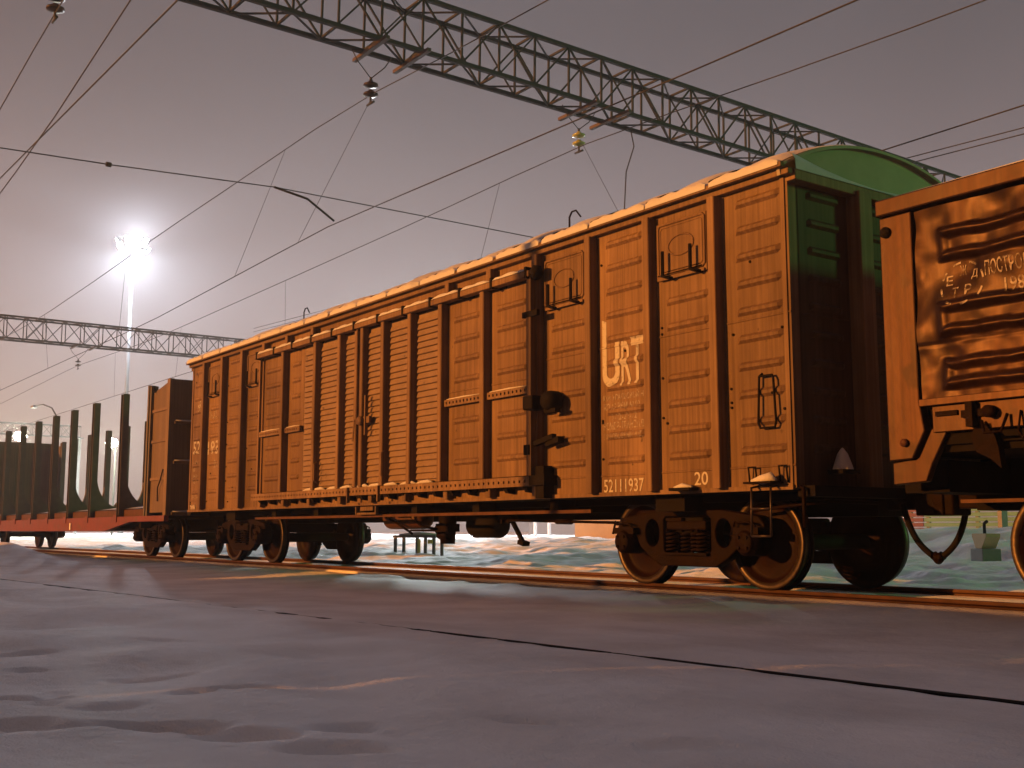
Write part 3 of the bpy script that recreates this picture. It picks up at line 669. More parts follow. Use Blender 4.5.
# door stops and catches right of the door
mb = MB(); mb.box(4.10, 4.30, -1.80, -1.60, 2.03, 2.20); mb.build('door_catch', M['dark'], box, bevel=.02)
mb = MB(); mb.lathe([(0, -1.75), (.10, -1.74), (.12, -1.68), (.12, -1.56), (0, -1.5)], 'y', 14, (4.48, 0, 2.12)); mb.bar((4.40, -1.66, 2.0), (4.62, -1.66, 2.0), .08, .05); mb.build('door_catch', M['dark'], box)
mb = MB(); mb.bar((4.15, -1.64, 1.63), (4.50, -1.62, 1.70), .07, .06); mb.bar((4.35, -1.6, 1.62), (4.60, -1.6, 1.66), .09, .07); mb.box(4.02, 4.12, -1.72, -1.66, 1.50, 1.62); mb.build('door_catch', M['dark'], box)
mb = MB(); mb.box(4.10, 4.40, -1.70, -1.5, 1.13, 1.25); mb.box(4.18, 4.34, -1.66, -1.5, .98, 1.36); mb.build('door_catch', M['dark'], box)
P_(MB().box(3.98, 4.28, -1.71, -1.665, 3.18, 3.25), 'door_bracket', 'dark')
# grab handle, foot ladder, plates
P_(MB().tube([(7.62, -1.5, 2.10), (7.62, -1.545, 2.07), (7.60, -1.55, 1.62), (7.62, -1.545, 1.57), (7.80, -1.545, 1.57), (7.82, -1.55, 1.62), (7.80, -1.55, 2.03), (7.78, -1.545, 2.07), (7.62, -1.545, 2.07)], .012, 6), 'grab_handle', 'dark')
mb = MB()
for x in (7.55, 7.79): mb.tube([(x, -1.50, 1.02), (x, -1.62, 1.0), (x, -1.63, .545)], .012, 6)
for z in (.545, .80): mb.tube([(7.55, -1.63, z), (7.79, -1.63, z)], .012, 6)
P_(mb, 'foot_ladder', 'rim')
P_(MB().box(7.52, 7.86, -1.70, -1.52, 1.035, 1.055), 'foot_plate', 'iron')
P_(MB().tube([(7.56, -1.62, 1.06), (7.68, -1.62, 1.075), (7.78, -1.61, 1.09), (7.84, -1.60, 1.06)], [.02, .045, .055, .02], 8), 'step_snow', 'snowp')
for x in (7.50, 7.88): P_(MB().tube([(x-.045, -1.53, 1.04), (x-.045, -1.55, 1.20), (x+.045, -1.55, 1.20), (x+.045, -1.53, 1.04)], .010, 6), 'sill_loop', 'dark')
P_(MB().box(6.46, 6.76, -1.66, -1.53, 1.0, 1.03), 'side_bracket', 'dark'); P_(MB().tube([(6.48, -1.60, 1.035), (6.6, -1.60, 1.05), (6.74, -1.60, 1.035)], [.012, .03, .012], 8), 'bracket_snow', 'snowp')
P_(MB().tube([(8.0, -1.45, 1.0), (8.08, -1.5, .98), (8.08, -1.5, .62)], .02, 8), 'end_pipe', 'iron')
# --- lettering
rl5 = rels[5]; Y0 = -1.5; lt = M['letter']; lf = M['letter_faded']
# U with one tall stroke, then R and T
def relief_poly(mb_me, rel, name, m):
    bm = bmesh.new(); bm.from_mesh(mb_me)
    for zz in rel.zb: bmesh.ops.bisect_plane(bm, geom=bm.verts[:]+bm.edges[:]+bm.faces[:], plane_co=(0,0,zz), plane_no=(0,0,1))
    for xx in rel.xb: bmesh.ops.bisect_plane(bm, geom=bm.verts[:]+bm.edges[:]+bm.faces[:], plane_co=(xx,0,0), plane_no=(1,0,0))
    for v in bm.verts: v.co.y = Y0-.004-rel(v.co.x, v.co.z)
    bm.to_mesh(mb_me); bm.free(); mb_me.materials.clear(); mb_me.materials.append(m)
    o = bpy.data.objects.new(name, mb_me); C.objects.link(o); o.parent = box; return o
def u_letter():
    xa, xb, zb_, zt1, zt2, w_ = 5.25, 5.545, 2.20, 2.98, 2.70, .075
    xc = (xa+xb)/2; ro = (xb-xa)/2; ri = ro-w_; zc = zb_+ro*1.0; out = [(xa, zt1), (xa, zc)]; inn = [(xa+w_, zt1-.03), (xa+w_, zc)]
    for k in range(1, 12):
        a = math.pi+math.pi*k/12; out.append((xc+ro*math.cos(a), zc+ro*math.sin(a))); inn.append((xc+ri*math.cos(a), zc+.02+ri*math.sin(a)))
    out += [(xb, zc), (xb, zt2)]; inn += [(xb-w_, zc), (xb-w_, zt2)]
    vs = [(p[0], 0, p[1]) for p in out+inn]; n = len(out)
    me = bpy.data.meshes.new('lettering'); me.from_pydata(vs, [], [(i, i+1, n+i+1, n+i) for i in range(n-1)]); return me
relief_poly(u_letter(), rl5, 'lettering', lt)
put_text('lettering', 'R', 5.575, 2.195, .50, .175, Y0, box, lt, rl5, .01); put_text('lettering', 'T', 5.74, 2.20, .52, .20, Y0, box, lt, rl5, .02)
for tx, z, h, x, w_ in (('ЮЖ-УРАЛЬСКОЙ Н', 2.045, .085, 5.26, .67), ('КО 13 РЕМ 40 02.', 1.94, .075, 5.27, .62), ('5-22-22-12', 1.82, .07, 5.40, .42), ('НОМЕР-ТРАНСП.В', 1.715, .085, 5.26, .67), ('ГРУЗСВОДНЫЙ Н.Д.', 1.60, .09, 5.27, .66)):
    put_text('lettering', tx, x, z, h, w_, Y0, box, lf, rl5, .004)
put_text('lettering', '52111937', 5.255, 1.018, .145, .66, Y0, box, lt, None, .008); put_text('lettering', '20', 6.68, 1.055, .135, .19, Y0, box, lt, None, .008)
r0, r1 = rels[0], rels[1]
put_text('lettering', '521', -7.80, 2.15, .27, .50, Y0, box, lt, r0, .01); put_text('lettering', '193', -6.98, 2.10, .27, .58, Y0, box, lt, r1, .01)
put_text('lettering', '20', -6.62, 1.83, .16, .26, Y0, box, lf, r1, .005)
for tx, z, h in (('ТАРА 24,0', 1.93, .09), ('68 Т', 1.80, .08), ('138 М', 1.66, .08), ('ПВ 10', 1.55, .08), ('КАЛ. РЕМ', 1.24, .08)): put_text('lettering', tx, -7.78, z, h, .48 if len(tx) > 5 else .26, Y0, box, lf, r0, .003)
put_text('lettering', '+', -7.62, 3.02, .22, .26, Y0, box, lf, r0, .03); put_text('lettering', 'Ж.Д.', -6.95, 2.80, .17, .42, Y0, box, lf, r1, .01)
P_(MB().box(-7.85, -7.55, -1.516, -1.50, 1.03, 1.12), 'number_plate', 'letter_faded')
# --- underframe
P_(MB().box(-L, L, -.24, .24, .74, ZB+.02), 'center_sill', 'dark')
P_(MB().box(-L, L, -1.46, 1.46, ZB-.02, ZB+.015), 'floor', 'dark')
for y in (-1.0, 1.0): P_(MB().box(-L, L, y-.05, y+.05, .89, ZB-.021), 'side_sill', 'dark')
P_(MB().box(-4.85, 4.85, -1.365, -1.335, .80, .84), 'truss_bar', 'rail'); P_(MB().box(-4.75, 4.75, .97, 1.07, .815, .87), 'truss_bar', 'dark')
for x in (-6.12, 6.12): P_(MB().box(x-.22, x+.22, -1.32, 1.32, .80, ZB-.02), 'body_bolster', 'dark')
for x in (-4.1, -2.4, -.8, .8, 2.4, 4.1): P_(MB().box(x-.08, x+.08, -1.32, 1.32, .82, ZB-.021), 'cross_bearer', 'dark')
def tank(x0, x1, y, z, r, m, name):
    return P_(MB().lathe([(0, x0), (r*.6, x0+.02), (r, x0+.09), (r, x1-.09), (r*.6, x1-.02), (0, x1)], 'x', 20, (0, y, z)), name, m)
tank(-.98, .20, -.72, .79, .17, 'rail', 'air_tank')
mb = MB(); mb.tube([(.50, -.55, .90), (.50, -.55, .40)], [.15, .11], 14); mb.box(.36, .66, -.68, -.44, .58, .70); mb.tube([(.32, -.6, .62), (.70, -.6, .62)], .08, 10); mb.tube([(.38, -.62, .53), (.62, -.62, .53)], .06, 10); P_(mb, 'brake_valve', 'iron')
tank(.84, 1.62, -.32, .68, .19, 'dark', 'brake_cylinder')
P_(MB().tube([(1.62, -.32, .72), (1.95, -.42, .74), (4.55, -.5, .69)], .018, 8), 'brake_rod', 'iron'); P_(MB().tube([(3.05, -.46, .716), (3.38, -.47, .709)], .034, 8), 'turnbuckle', 'iron')
mb = MB(); mb.bar((1.75, -.32, .84), (2.10, -.32, .44), .05, .05); mb.bar((2.05, -.32, .44), (2.18, -.32, .41), .12, .06); P_(mb, 'hanging_lever', 'dark')
mb = MB(); mb.bar((1.72, -.4, .70), (1.72, -.4, .92), .05, .04); mb.bar((1.88, -.4, .70), (1.88, -.4, .92), .05, .04); mb.box(1.68, 2.02, -.44, -.36, .76, .82); P_(mb, 'rod_bracket', 'iron')
mb = MB()
mb.tube([(-.95, -1.05, .93), (-.35, -.95, .72), (.05, -.9, .55)], .02, 6); mb.tube([(-.3, -.9, .93), (.25, -.85, .66), (.42, -.7, .62)], .02, 6); mb.tube([(.0, -.9, .60), (.62, -.85, .60)], .016, 6); mb.tube([(-4.0, -.9, .93), (-2.0, -.85, .90), (-.8, -.8, .93)], .02, 6)
P_(mb, 'brake_pipe', 'iron')
mb = MB(); mb.bar((-.72, -1.44, .84), (-.72, -1.44, .99), .05, .03); mb.bar((-.10, -1.44, .84), (-.10, -1.44, .99), .05, .03); mb.bar((-.74, -1.44, .855), (-.08, -1.44, .855), .03, .03); mb.box(-.60, -.2, -1.45, -1.43, .90, .97); P_(mb, 'plate_frame', 'paint_post')
bg = make_bogie(box, -6.12); index_kids(); b2_ = copy_tree(bg, box); b2_.location = (6.12, 0, 0)
P_(MB().tube([(7.0, -1.0, .80), (7.9, -.9, .88), (8.15, -.5, .86)], .018, 6), 'brake_pipe', 'iron')
hose(box, 8.15, 1, -.12, 8.40, .33)

# ------------------------------------------------------------------ open wagon on the right
GX0, GLEN = 9.03, 12.8
GBEADS = ((2.955, .095), (2.325, .095), (1.87, .085))
def gond_h(x, z, x0, x1, det=True):
    hgt = 0
    for zc, hw in GBEADS:     # a pressed ring: raised lip round a shallow trough
        cxr, hwx = (x0+.26+x1-.16)/2, (x1-x0-.42)/2
        if det: zc += .022*float(fbm(np.array(x*3.1+zc*7), np.array(zc*3.3), 3)); hw *= 1+.22*float(fbm(np.array(x*2.3), np.array(zc*5.1), 2))
        sd = max(abs(x-cxr)-hwx, abs(z-zc)-hw)
        if abs(sd) < .05: hgt = max(hgt, .062*(1-abs(sd/.05)**1.6)*(.35 if abs(x-cxr)-hwx > abs(z-zc)-hw else 1))
    d = abs(z-2.13)
    if d < .014: hgt -= .012*(1-d/.014)
    if det: hgt += .065*float(fbm(np.array(x*1.9+3), np.array(z*2.2), 2)) + .034*float(fbm(np.array(x*5.+1), np.array(z*4.4+3), 2))
    return hgt
class GRelief:
    zb = [1.7+.03*k for k in range(55)]; xb = [-6.07+.03*k for k in range(56)]
    def __call__(s, x, z): return gond_h(x, z, -GLEN/2+.33, -GLEN/2+.33+(GLEN-.66)/7)
def make_gondola():
    g = thing('open_wagon', 'open goods wagon with dented glossy rust brown side and white stencilled writing at right', 'open wagon', (GX0+GLEN/2, 0, 0))
    h = GLEN/2; GT, GB = 3.40, 1.30
    G_ = lambda mb, name, m='gond', **k: mb.build(name, M[m], g, **k)
    for s in (-1, 1):
        nb = 7; pw = (GLEN-.66)/nb
        for i in range(nb):
            x0 = -h+.33+i*pw; x1 = x0+pw
            det = (s < 0 and i == 0)
            nxp, nzp = (70, 110) if det else (10, 48)
            vs = []; fs = []
            beads = ((2.955, .095), (2.325, .095), (1.87, .085))
            for p in range(nxp+1):
                x = x0+(x1-x0)*p/nxp
                for q in range(nzp+1):
                    z = 1.68+(3.30-1.68)*q/nzp
                    hgt = gond_h(x, z, x0, x1, det)
                    vs.append((x, s*(1.50+hgt), z))
            for p in range(nxp):
                for q in range(nzp):
                    o = p*(nzp+1)+q; f = (o, o+nzp+1, o+nzp+2, o+1); fs.append(f if s < 0 else f[::-1])
            m_ = MB().add(vs, fs, True); G_(m_, 'side_panel')
            if i: G_(MB().box(x0-.07, x0+.07, *sorted((s*1.49, s*1.57)), 1.40, 3.31), 'side_post', bevel=.01)
        G_(MB().box(-h+.33, h-.33, *sorted((s*1.36, s*1.425)), 1.30, 3.31), 'side_lining', 'dark')
        for e in (-1, 1):
            xa, xb = sorted((e*(h+.0), e*(h-.32)))
            c = e*(h-.32)
            poly = [(e*h, 1.18+.0), (e*(h-.23), 1.19), (e*(h-.36), 1.42), (e*(h-.32), 1.66), (e*(h-.32), 3.31), (e*h, 3.31)]
            G_(MB().prism(poly, 'y', *sorted((s*1.42, s*1.525))), 'corner_post', bevel=.012)
            G_(MB().prism([(e*h, .98), (e*(h-.32), 1.0), (e*(h-.38), 1.14), (e*(h-.52), 1.38), (e*(h-.54), 1.45), (e*(h-.39), 1.44), (e*(h-.26), 1.205), (e*h, 1.17)], 'y', *sorted((s*1.40, s*1.475))), 'corner_gusset', bevel=.01)
            G_(MB().lathe([(.035, s*1.52), (.035, s*1.555), (.02, s*1.565), (0, s*1.57)], 'y', 10, (e*(h-.17), 0, 1.33)), 'rivet', 'rail')
            G_(MB().lathe([(.05, s*1.52), (.05, s*1.55), (0, s*1.56)], 'y', 10, (e*(h-.07), 0, 3.17)), 'eye_bolt', 'dark')
        G_(MB().box(-h, h, *sorted((s*1.39, s*1.58)), 3.312, 3.46), 'top_rail', bevel=.015)
        G_(MB().tube([(-h+.02, s*1.5, 3.462), (-h+2, s*1.5, 3.466), (0, s*1.5, 3.463), (h-.05, s*1.5, 3.462)], [.02, .03, .025, .02], 6), 'rail_snow', 'snowp')
        G_(MB().box(-h+.33, h-.33, *sorted((s*1.47, s*1.55)), 1.62, 1.682), 'panel_frame', bevel=.006)
        G_(MB().box(-h+.42, h-.42, *sorted((s*1.38, s*1.50)), 1.40, 1.618), 'side_sill', bevel=.006)
        # floor hatch hinges and hooks
        hm = MB(); hm.box(-.10, .10, *sorted((s*1.505, s*1.53)), 1.50, 1.56); hm.box(-.03, .03, *sorted((s*1.505, s*1.58)), 1.42, 1.62); hm.lathe([(0, s*1.505), (.05, s*1.505), (.05, s*1.58), (0, s*1.58)], 'y', 10, (.16, 0, 1.53)); hm.tube([(.08, s*1.53, 1.46), (.14, s*1.60, 1.36), (.28, s*1.60, 1.36), (.30, s*1.53, 1.50)], .014, 6); hm.box(-.34, -.14, *sorted((s*1.505, s*1.52)), 1.53, 1.57)
        hme = hm.mesh('hatch_hinge', M['iron'])
        gm_ = MB().prism([(-.02, 1.44), (.12, 1.44), (.17, 1.25), (.19, 1.08), (.10, 1.16), (-.02, 1.22), (-.06, 1.34)], 'y', *sorted((s*1.42, s*1.50))).mesh('hatch_latch', M['iron'])
        for k in range(14):
            xk = -h+.80+k*.86
            inst('hatch_hinge', hme, g, (xk, 0, 0)); inst('hatch_latch', gm_, g, (xk+.02, 0, 0))
            G_(MB().tube([(xk+.40, s*1.51, 1.52), (xk+.40, s*1.56, 1.36), (xk+.44, s*1.57, 1.30), (xk+.48, s*1.56, 1.36), (xk+.48, s*1.51, 1.52)], .010, 6), 'rope_hook', 'iron')
    for e in (-1, 1):
        G_(MB().box(*sorted((e*(h-.06), e*(h-.01))), -1.42, 1.42, 1.2, 3.40), 'end_wall', 'paint')
        for z in (1.7, 2.3, 2.9): G_(MB().box(*sorted((e*(h-.01), e*(h+.06))), -1.40, 1.40, z-.06, z+.06), 'end_rib', 'paint', bevel=.01)
        G_(MB().box(*sorted((e*(h-.35), e*(h+.08))), -1.20, 1.20, .92, 1.19), 'end_sill', 'dark')
        coupler(g, e*(h+.0), e)
    G_(MB().box(-h+.1, h-.1, -1.38, 1.38, 1.24, 1.30), 'floor', 'dark'); G_(MB().box(-h, h, -.25, .25, .78, 1.24), 'center_sill', 'dark')
    for x in np.linspace(-h+1.2, h-1.2, 8): G_(MB().box(x-.08, x+.08, -1.36, 1.36, 1.0, 1.24), 'cross_bearer', 'dark')
    G_(MB().bar((-h+.30, -.95, .845), (-h+2.0, -.95, .845), .04, .03), 'brake_pipe', 'rail')
    index_kids()
    for e in (-1, 1):
        b = copy_tree(bg, g); b.location = (e*(h-2.07), 0, 0)
    return g
gon = make_gondola()
index_kids(); gon_plain = None
# unseen string of the same wagons added behind the camera to shade foreground snow
G2Y = -20.25
for k in range(7):
    c = copy_tree(gon, None); c.location = (12.1+13.925*(1-k), G2Y, -.02)
    c['label'] = 'unseen open goods wagon added behind the camera to shade the foreground snow'; c['group'] = 'unseen open wagons added to shade the snow'
hose(gon, 8.70-(GX0+GLEN/2), -1, .12, 8.44-(GX0+GLEN/2), .33)
h_ = -GLEN/2
put_text('lettering', 'ПОСТРОЕН', h_+.97, 2.625, .125, .42, -1.503, gon, M['letter_faded'], GRelief(), .01); put_text('lettering', '1986', h_+1.13, 2.47, .11, .23, -1.503, gon, M['letter_faded'], GRelief(), .01)
put_text('lettering', 'СЕТЬ 2403', h_+.95, 1.83, .06, .42, -1.48, gon, M['letter_faded'], None, .005)
# round emblem: a broken ring with letters round a centre
ec = (h_+.76, 2.60); GR = GRelief()
mb = MB()
for k in range(8):
    a0 = 2*math.pi*(k+.12)/8; a1 = 2*math.pi*(k+.62)/8
    q = []
    for t in range(5):
        a = a0+(a1-a0)*t/4; q.append((ec[0]+.20*math.cos(a), ec[1]+.19*math.sin(a), ec[0]+.183*math.cos(a), ec[1]+.174*math.sin(a)))
    vs = [(p[0], -1.506-GR(p[0], p[1]), p[1]) for p in q]+[(p[2], -1.506-GR(p[2], p[3]), p[3]) for p in q]
    mb.add(vs, [(i, i+1, 5+i+1, 5+i) for i in range(4)])
mb.build('emblem_ring', M['letter_faded'], gon)
for tx, dx, dz in (('Ж', -.03, .07), ('Е', -.15, .0), ('Д', .08, .02), ('Т', -.09, -.11), ('Р', .03, -.10)):
    put_text('emblem_letter', tx, ec[0]+dx, ec[1]+dz, (.085), .06, -1.503, gon, M['letter_faded'], GR, .01)

# ------------------------------------------------------------------ stake wagon on the left
FX0, FX1 = -31.0, -9.57; FC = (FX0+FX1)/2
fl = thing('timber_wagon', 'red flat timber wagon with tall dark steel stakes and brown end bulkhead', 'flat wagon', (FC, 0, 0))
F_ = lambda mb, name, m='red', **k: mb.build(name, M[m], fl, **k)
fh = (FX1-FX0)/2
for s in (-1, 1):
    poly = [(-fh, .80), (-fh+2.4, .80), (-fh+4.4, .58), (fh-4.4, .58), (fh-2.4, .80), (fh, .80), (fh, .93), (-fh, .93)]
    F_(MB().prism(poly, 'y', *sorted((s*1.36, s*1.47))), 'side_sill', bevel=.01)
    F_(MB().box(-fh+1.7, fh-1.7, *sorted((s*1.22, s*1.30)), .93, 1.10), 'deck_edge', 'rail', bevel=.006)
F_(MB().box(-fh+.05, fh-.05, -1.35, 1.35, .86, .927), 'floor', 'dark'); F_(MB().box(-fh, fh, -.25, .25, .62, .86), 'center_sill', 'dark')
for x in np.linspace(-fh+2, fh-2, 9): F_(MB().box(x-.07, x+.07, -1.34, 1.34, .66, .86), 'cross_bearer', 'dark')
vs = []; fs = []; n1, n2 = 90, 12
for p in range(n1+1):
    for q in range(n2+1):
        x = -fh+1.75+(2*fh-3.5)*p/n1; y = -1.27+2.54*q/n2
        vs.append((x, y, 1.115 + (.07+.06*float(fbm(np.array(x*1.1), np.array(y*1.5), 3)))*min(1, 5*min(q/n2, 1-q/n2)+.12)))
for p in range(n1):
    for q in range(n2): o = p*(n2+1)+q; fs.append((o, o+n2+1, o+n2+2, o+1))
F_(MB().add(vs, fs, True), 'deck_snow', 'snowp')
sx = [-13.08, -15.55, -17.68, -19.66, -21.75, -23.75, -25.9, -27.9]
def stake_mesh(s):
    m = MB()
    # H section: two flanges and a web
    for a in (-.085, .085): m.box(a-.012, a+.012, *sorted((s*1.27, s*1.43)), .93, 3.94)
    m.box(-.073, .073, *sorted((s*1.335, s*1.355)), .93, 3.935)
    return m.mesh('stake', M['stake'])
sms = {s: stake_mesh(s) for s in (-1, 1)}
def gus_mesh(s):
    pts = [(s*1.27, 2.05)]
    for k in range(11):
        a = math.pi/2*k/10; pts.append((s*(1.27-.62*(1-math.cos(a))), 1.20+.85*(1-math.sin(a))))
    pts += [(s*.45, 1.18), (s*.45, 1.0), (s*1.27, 1.0)]
    return MB().prism(pts, 'x', -.05, .05).mesh('stake_gusset', M['stake'])
gms = {s: gus_mesh(s) for s in (-1, 1)}
for x in sx:
    for s in (-1, 1):
        inst('stake', sms[s], fl, (x-FC, 0, 0)); inst('stake_gusset', gms[s], fl, (x-FC, 0, 0))
    F_(MB().box(x-FC-.13, x-FC+.13, -1.49, -1.44, .80, .97), 'stake_pocket')
    F_(MB().box(x-FC-.05, x-FC+.05, -.7, .7, 1.0, 1.19), 'bunk', 'stake')
F_(MB().box(-13.5-FC-3.6, -13.5-FC-3.5, -1.50, -1.475, .62, .80), 'sill_marking', 'white')
# end bulkheads: two side cheeks and a ribbed end wall
for e in (1, -1):
    xa = e*fh
    F_(MB().box(*sorted((xa-e*.06, xa)), -1.38, 1.38, .93, 3.94), 'bulkhead', 'bulk')
    for s in (-1, 1):
        F_(MB().prism([(xa-e*1.18, 1.0), (xa-e*.06, 1.0), (xa-e*.06, 3.92), (xa-e*1.18, 3.74)], 'y', *sorted((s*1.36, s*1.40))), 'bulkhead_cheek', 'bulk')
        F_(MB().box(*sorted((xa-e*.16, xa+e*.02)), *sorted((s*1.34, s*1.45)), .93, 3.95), 'bulkhead_corner', 'bulk', bevel=.01)
        F_(MB().box(*sorted((xa-e*1.28, xa-e*1.20)), *sorted((s*1.30, s*1.46)), .93, 3.90), 'bulkhead_post', 'stake'); F_(MB().box(*sorted((xa-e*1.46, xa-e*1.37)), *sorted((s*1.30, s*1.46)), .93, 3.93), 'bulkhead_post', 'stake')
        F_(MB().tube([(xa-e*1.22, s*1.43, 3.86), (xa-e*1.10, s*1.43, 3.84), (xa-e*1.04, s*1.43, 3.74)], .025, 6), 'lashing_hook', 'iron')
        for z in (1.75, 2.6, 3.3): F_(MB().box(*sorted((xa-e*1.17, xa-e*.17)), *sorted((s*1.40, s*1.43)), z-.03, z+.03), 'cheek_rib', 'bulk')
        F_(MB().tube([(xa-e*.62, s*1.42, 1.25), (xa-e*.55, s*1.45, 1.55), (xa-e*.40, s*1.45, 1.70), (xa-e*.32, s*1.42, 1.95)], .014, 6), 'cheek_handle', 'dark')
    for z in (1.0, 2.12, 3.0):
        F_(MB().box(*sorted((xa, xa+e*.10)), -1.33, 1.33, z-.06, z), 'bulkhead_rib', 'bulk')
        F_(MB().tube([(xa+e*.05, -1.30, z+.004), (xa+e*.05, 0, z+.012), (xa+e*.05, 1.30, z+.004)], [.03, .045, .03], 8), 'rib_snow', 'snowp')
    for y in np.linspace(-1.2, 1.2, 9): F_(MB().box(*sorted((xa-e*.075, xa-e*.06)), y-.02, y+.02, .95, 3.92), 'bulkhead_board_seam', 'stake')
    coupler(fl, xa, e)
index_kids()
for e in (-1, 1):
    b = copy_tree(bg, fl); b.location = (e*(fh-1.86), 0, 0)

# ------------------------------------------------------------------ gantries
def make_gantry(label):
    g = thing('overhead_gantry', label, 'gantry', (0, 0, 0), 'lattice gantries across the tracks')
    gbar = unit_bar.mesh('gantry_bar', M['gantry'])
    y0, y1, zb, zt, xa, xb = -18.4, 18.6, 9.16, 10.17, .33, -.33
    for x in (xa, xb):
        for z in (zb, zt):
            k = .066
            bar_inst('chord', gbar, g, (x, y0, z), (x, y1, z), k*1.15, k*1.15)
    n = 44; ys_ = [y0+(y1-y0)*i/n for i in range(n+1)]
    for i, y in enumerate(ys_):
        for x in (xa, xb): bar_inst('post', gbar, g, (x, y, zb), (x, y, zt), .036)
        for z in (zb, zt): bar_inst('strut', gbar, g, (xa, y, z+.02), (xb, y, z+.02), .04)
        if i < n:
            yn = ys_[i+1]
            for x, fl_ in ((xa, i % 2), (xb, (i+1) % 2)):
                p, q = ((x, y, zb), (x, yn, zt)) if fl_ else ((x, y, zt), (x, yn, zb))
                bar_inst('brace', gbar, g, p, q, .032)
                if i % 3 == 0: bar_inst('counter_brace', gbar, g, (p[0], p[1], q[2]), (q[0], q[1], p[2]), .026)
            for z in (zb, zt):
                p, q = ((xa, y, z-.02), (xb, yn, z-.02)) if i % 2 else ((xb, y, z-.02), (xa, yn, z-.02))
                bar_inst('lacing', gbar, g, p, q, .028)
    for y in (y0, y1):
        MB().box(-.06, .06, y-.14, y+.14, -.6, 9.057).build('column', M['conc'], g)
        MB().box(-.36, .36, y-.3, y+.3, 9.06, 9.118).build('cap_plate', M['gantry'], g)
    for y in (-5.9, -.35, 4.4):
        for d in (-.42, .42): MB().box(-.62, .62, y+d-.04, y+d+.04, 9.05, 9.113).build('bracket', M['bracket'], g)
    return g
GX = -2.03
ga = make_gantry('near dark lattice gantry across the sky above the boxcar'); ga.location = (GX, 0, 0); ga.rotation_euler = (-.0150, 0, 0)
index_kids(); gb = copy_tree(ga, None); gb.location = (-39, 0, 0); gc = copy_tree(ga, None); gc.location = (-93, 0, 0); gc['label'] = 'farthest lattice gantry, a thin line just above the stakes at the left edge'; gb.rotation_euler = gc.rotation_euler = (0, 0, 0); gb['label'] = 'far lattice gantry low in the sky below the bright floodlight mast'
def insulator(x, y, zt, zdisc, m, label, grp='insulators hanging from the gantries'):
    o = thing('insulator_string', label, 'insulator', (x, y, zdisc), grp)
    d = MB()
    for k in range(2):
        z = -.17*k
        d.lathe([(0, z+.07), (.045, z+.07), (.055, z+.03), (.13, z+.01), (.135, z-.02), (.10, z-.035), (.05, z-.05), (0, z-.06)], 'z', 18)
    d.build('disc', M[m], o)
    h = MB()
    for s in (-.42, .42): h.tube([(0, s, zt-zdisc), (0, s*.65, (zt-zdisc)*.62), (0, 0, .12)], .010, 6)
    h.tube([(0, 0, .14), (0, 0, .06)], .025, 8); h.tube([(0, 0, -.22), (0, 0, -.34)], .02, 8); h.tube([(-.12, 0, -.345), (.12, 0, -.345)], .022, 8)
    h.build('hanger', M['wire'], o); return o
insulator(GX, -.62, 9.05, 8.43, 'insb', 'dark brown double insulator hanging from the near gantry, left of the two under its middle')
insulator(GX, 4.12, 9.05, 8.50, 'insg', 'yellow green glass insulator hanging from the near gantry above the boxcar roof')
insulator(GX, -5.96, 9.05, 8.52, 'insb', 'dark insulator at the very top left corner of the sky')
insulator(-39, 4.18, 9.05, 8.40, 'insb', 'tiny dark insulator hanging from the far gantry left of the mast')

# ------------------------------------------------------------------ overhead wires
def wire(name, label, pts, r, grp=None, cat='wire'):
    o = MB().tube(pts, r, 5).build(name, M['wire']); tag(o, label, cat, grp); return o
def para(xa, za, xm, k): return lambda x: za + k*(x-xm)**2
def line(f, y, xs_): return [(x, y(x) if callable(y) else y, f(x)) for x in xs_]
XS = np.linspace(-160, 60, 90)
def curve_z(pts):
    xs0, zs0 = zip(*sorted(pts)); return lambda x: float(np.interp(x, xs0, zs0))
def smooth(f, x): return sum(f(x+d) for d in (-.8, -.4, 0, .4, .8))/5
zmA = curve_z([(-160, 8.15), (-76, 8.15), (-57, 7.8), (-39, 8.2), (-30, 7.93), (-25, 7.88), (-18, 8.0), (-13.2, 8.15), (-8.1, 8.21), (-4, 8.28), (-2.3, 8.28), (-.5, 8.14), (3, 7.96), (12, 7.75), (35, 8.2), (60, 7.8)])
zmB = curve_z([(-160, 8.2), (-76, 8.2), (-57, 7.85), (-39, 8.2), (-30, 7.97), (-25.7, 7.96), (-15, 8.07), (-8, 8.15), (-3.3, 8.25), (-2, 8.27), (-.2, 8.2), (2.2, 8.05), (6.9, 7.82), (14, 7.7), (35, 8.2), (60, 7.8)])
zcA = curve_z([(-160, 6.1), (-14.7, 6.13), (-8, 6.3), (-4, 6.41), (-1.8, 6.34), (3.2, 6.22), (8, 6.10), (60, 6.0)])
mA = wire('messenger_wire', 'upper carrying wire over the wagons, held by the dark brown insulator', line(lambda x: smooth(zmA, x), -.62, XS), .011, 'carrying wires')
mB = wire('messenger_wire', 'upper carrying wire held by the green glass insulator, passing above the roof', line(lambda x: smooth(zmB, x), 4.12, XS), .011, 'carrying wires')
mC = wire('messenger_wire', 'steep carrying wire held by the insulator at the top left', line(lambda x: 8.30+.10*(min(x, -2)+2), -5.96, np.linspace(-25, 40, 40)), .011, 'carrying wires')
cA = wire('contact_wire', 'lower contact wire running close along the track of the boxcar', line(lambda x: smooth(zcA, x), -.3, XS), .011, 'contact wires')
cB = wire('contact_wire', 'contact wire of the track behind the boxcar, mostly hidden by it', line(lambda x: 6.2, 4.15, XS), .011, 'contact wires')
cC = wire('contact_wire', 'right one of two steep wires crossing at the upper left', line(lambda x: 6.48-.035*x, -5.9, XS), .011, 'contact wires')
wire('contact_wire', 'left one of two steep wires crossing at the upper left', line(lambda x: 6.51+.115*(x+2.7) if x > -2.7 else 6.51+.06*(x+2.7), -5.93, XS), .010, 'contact wires')
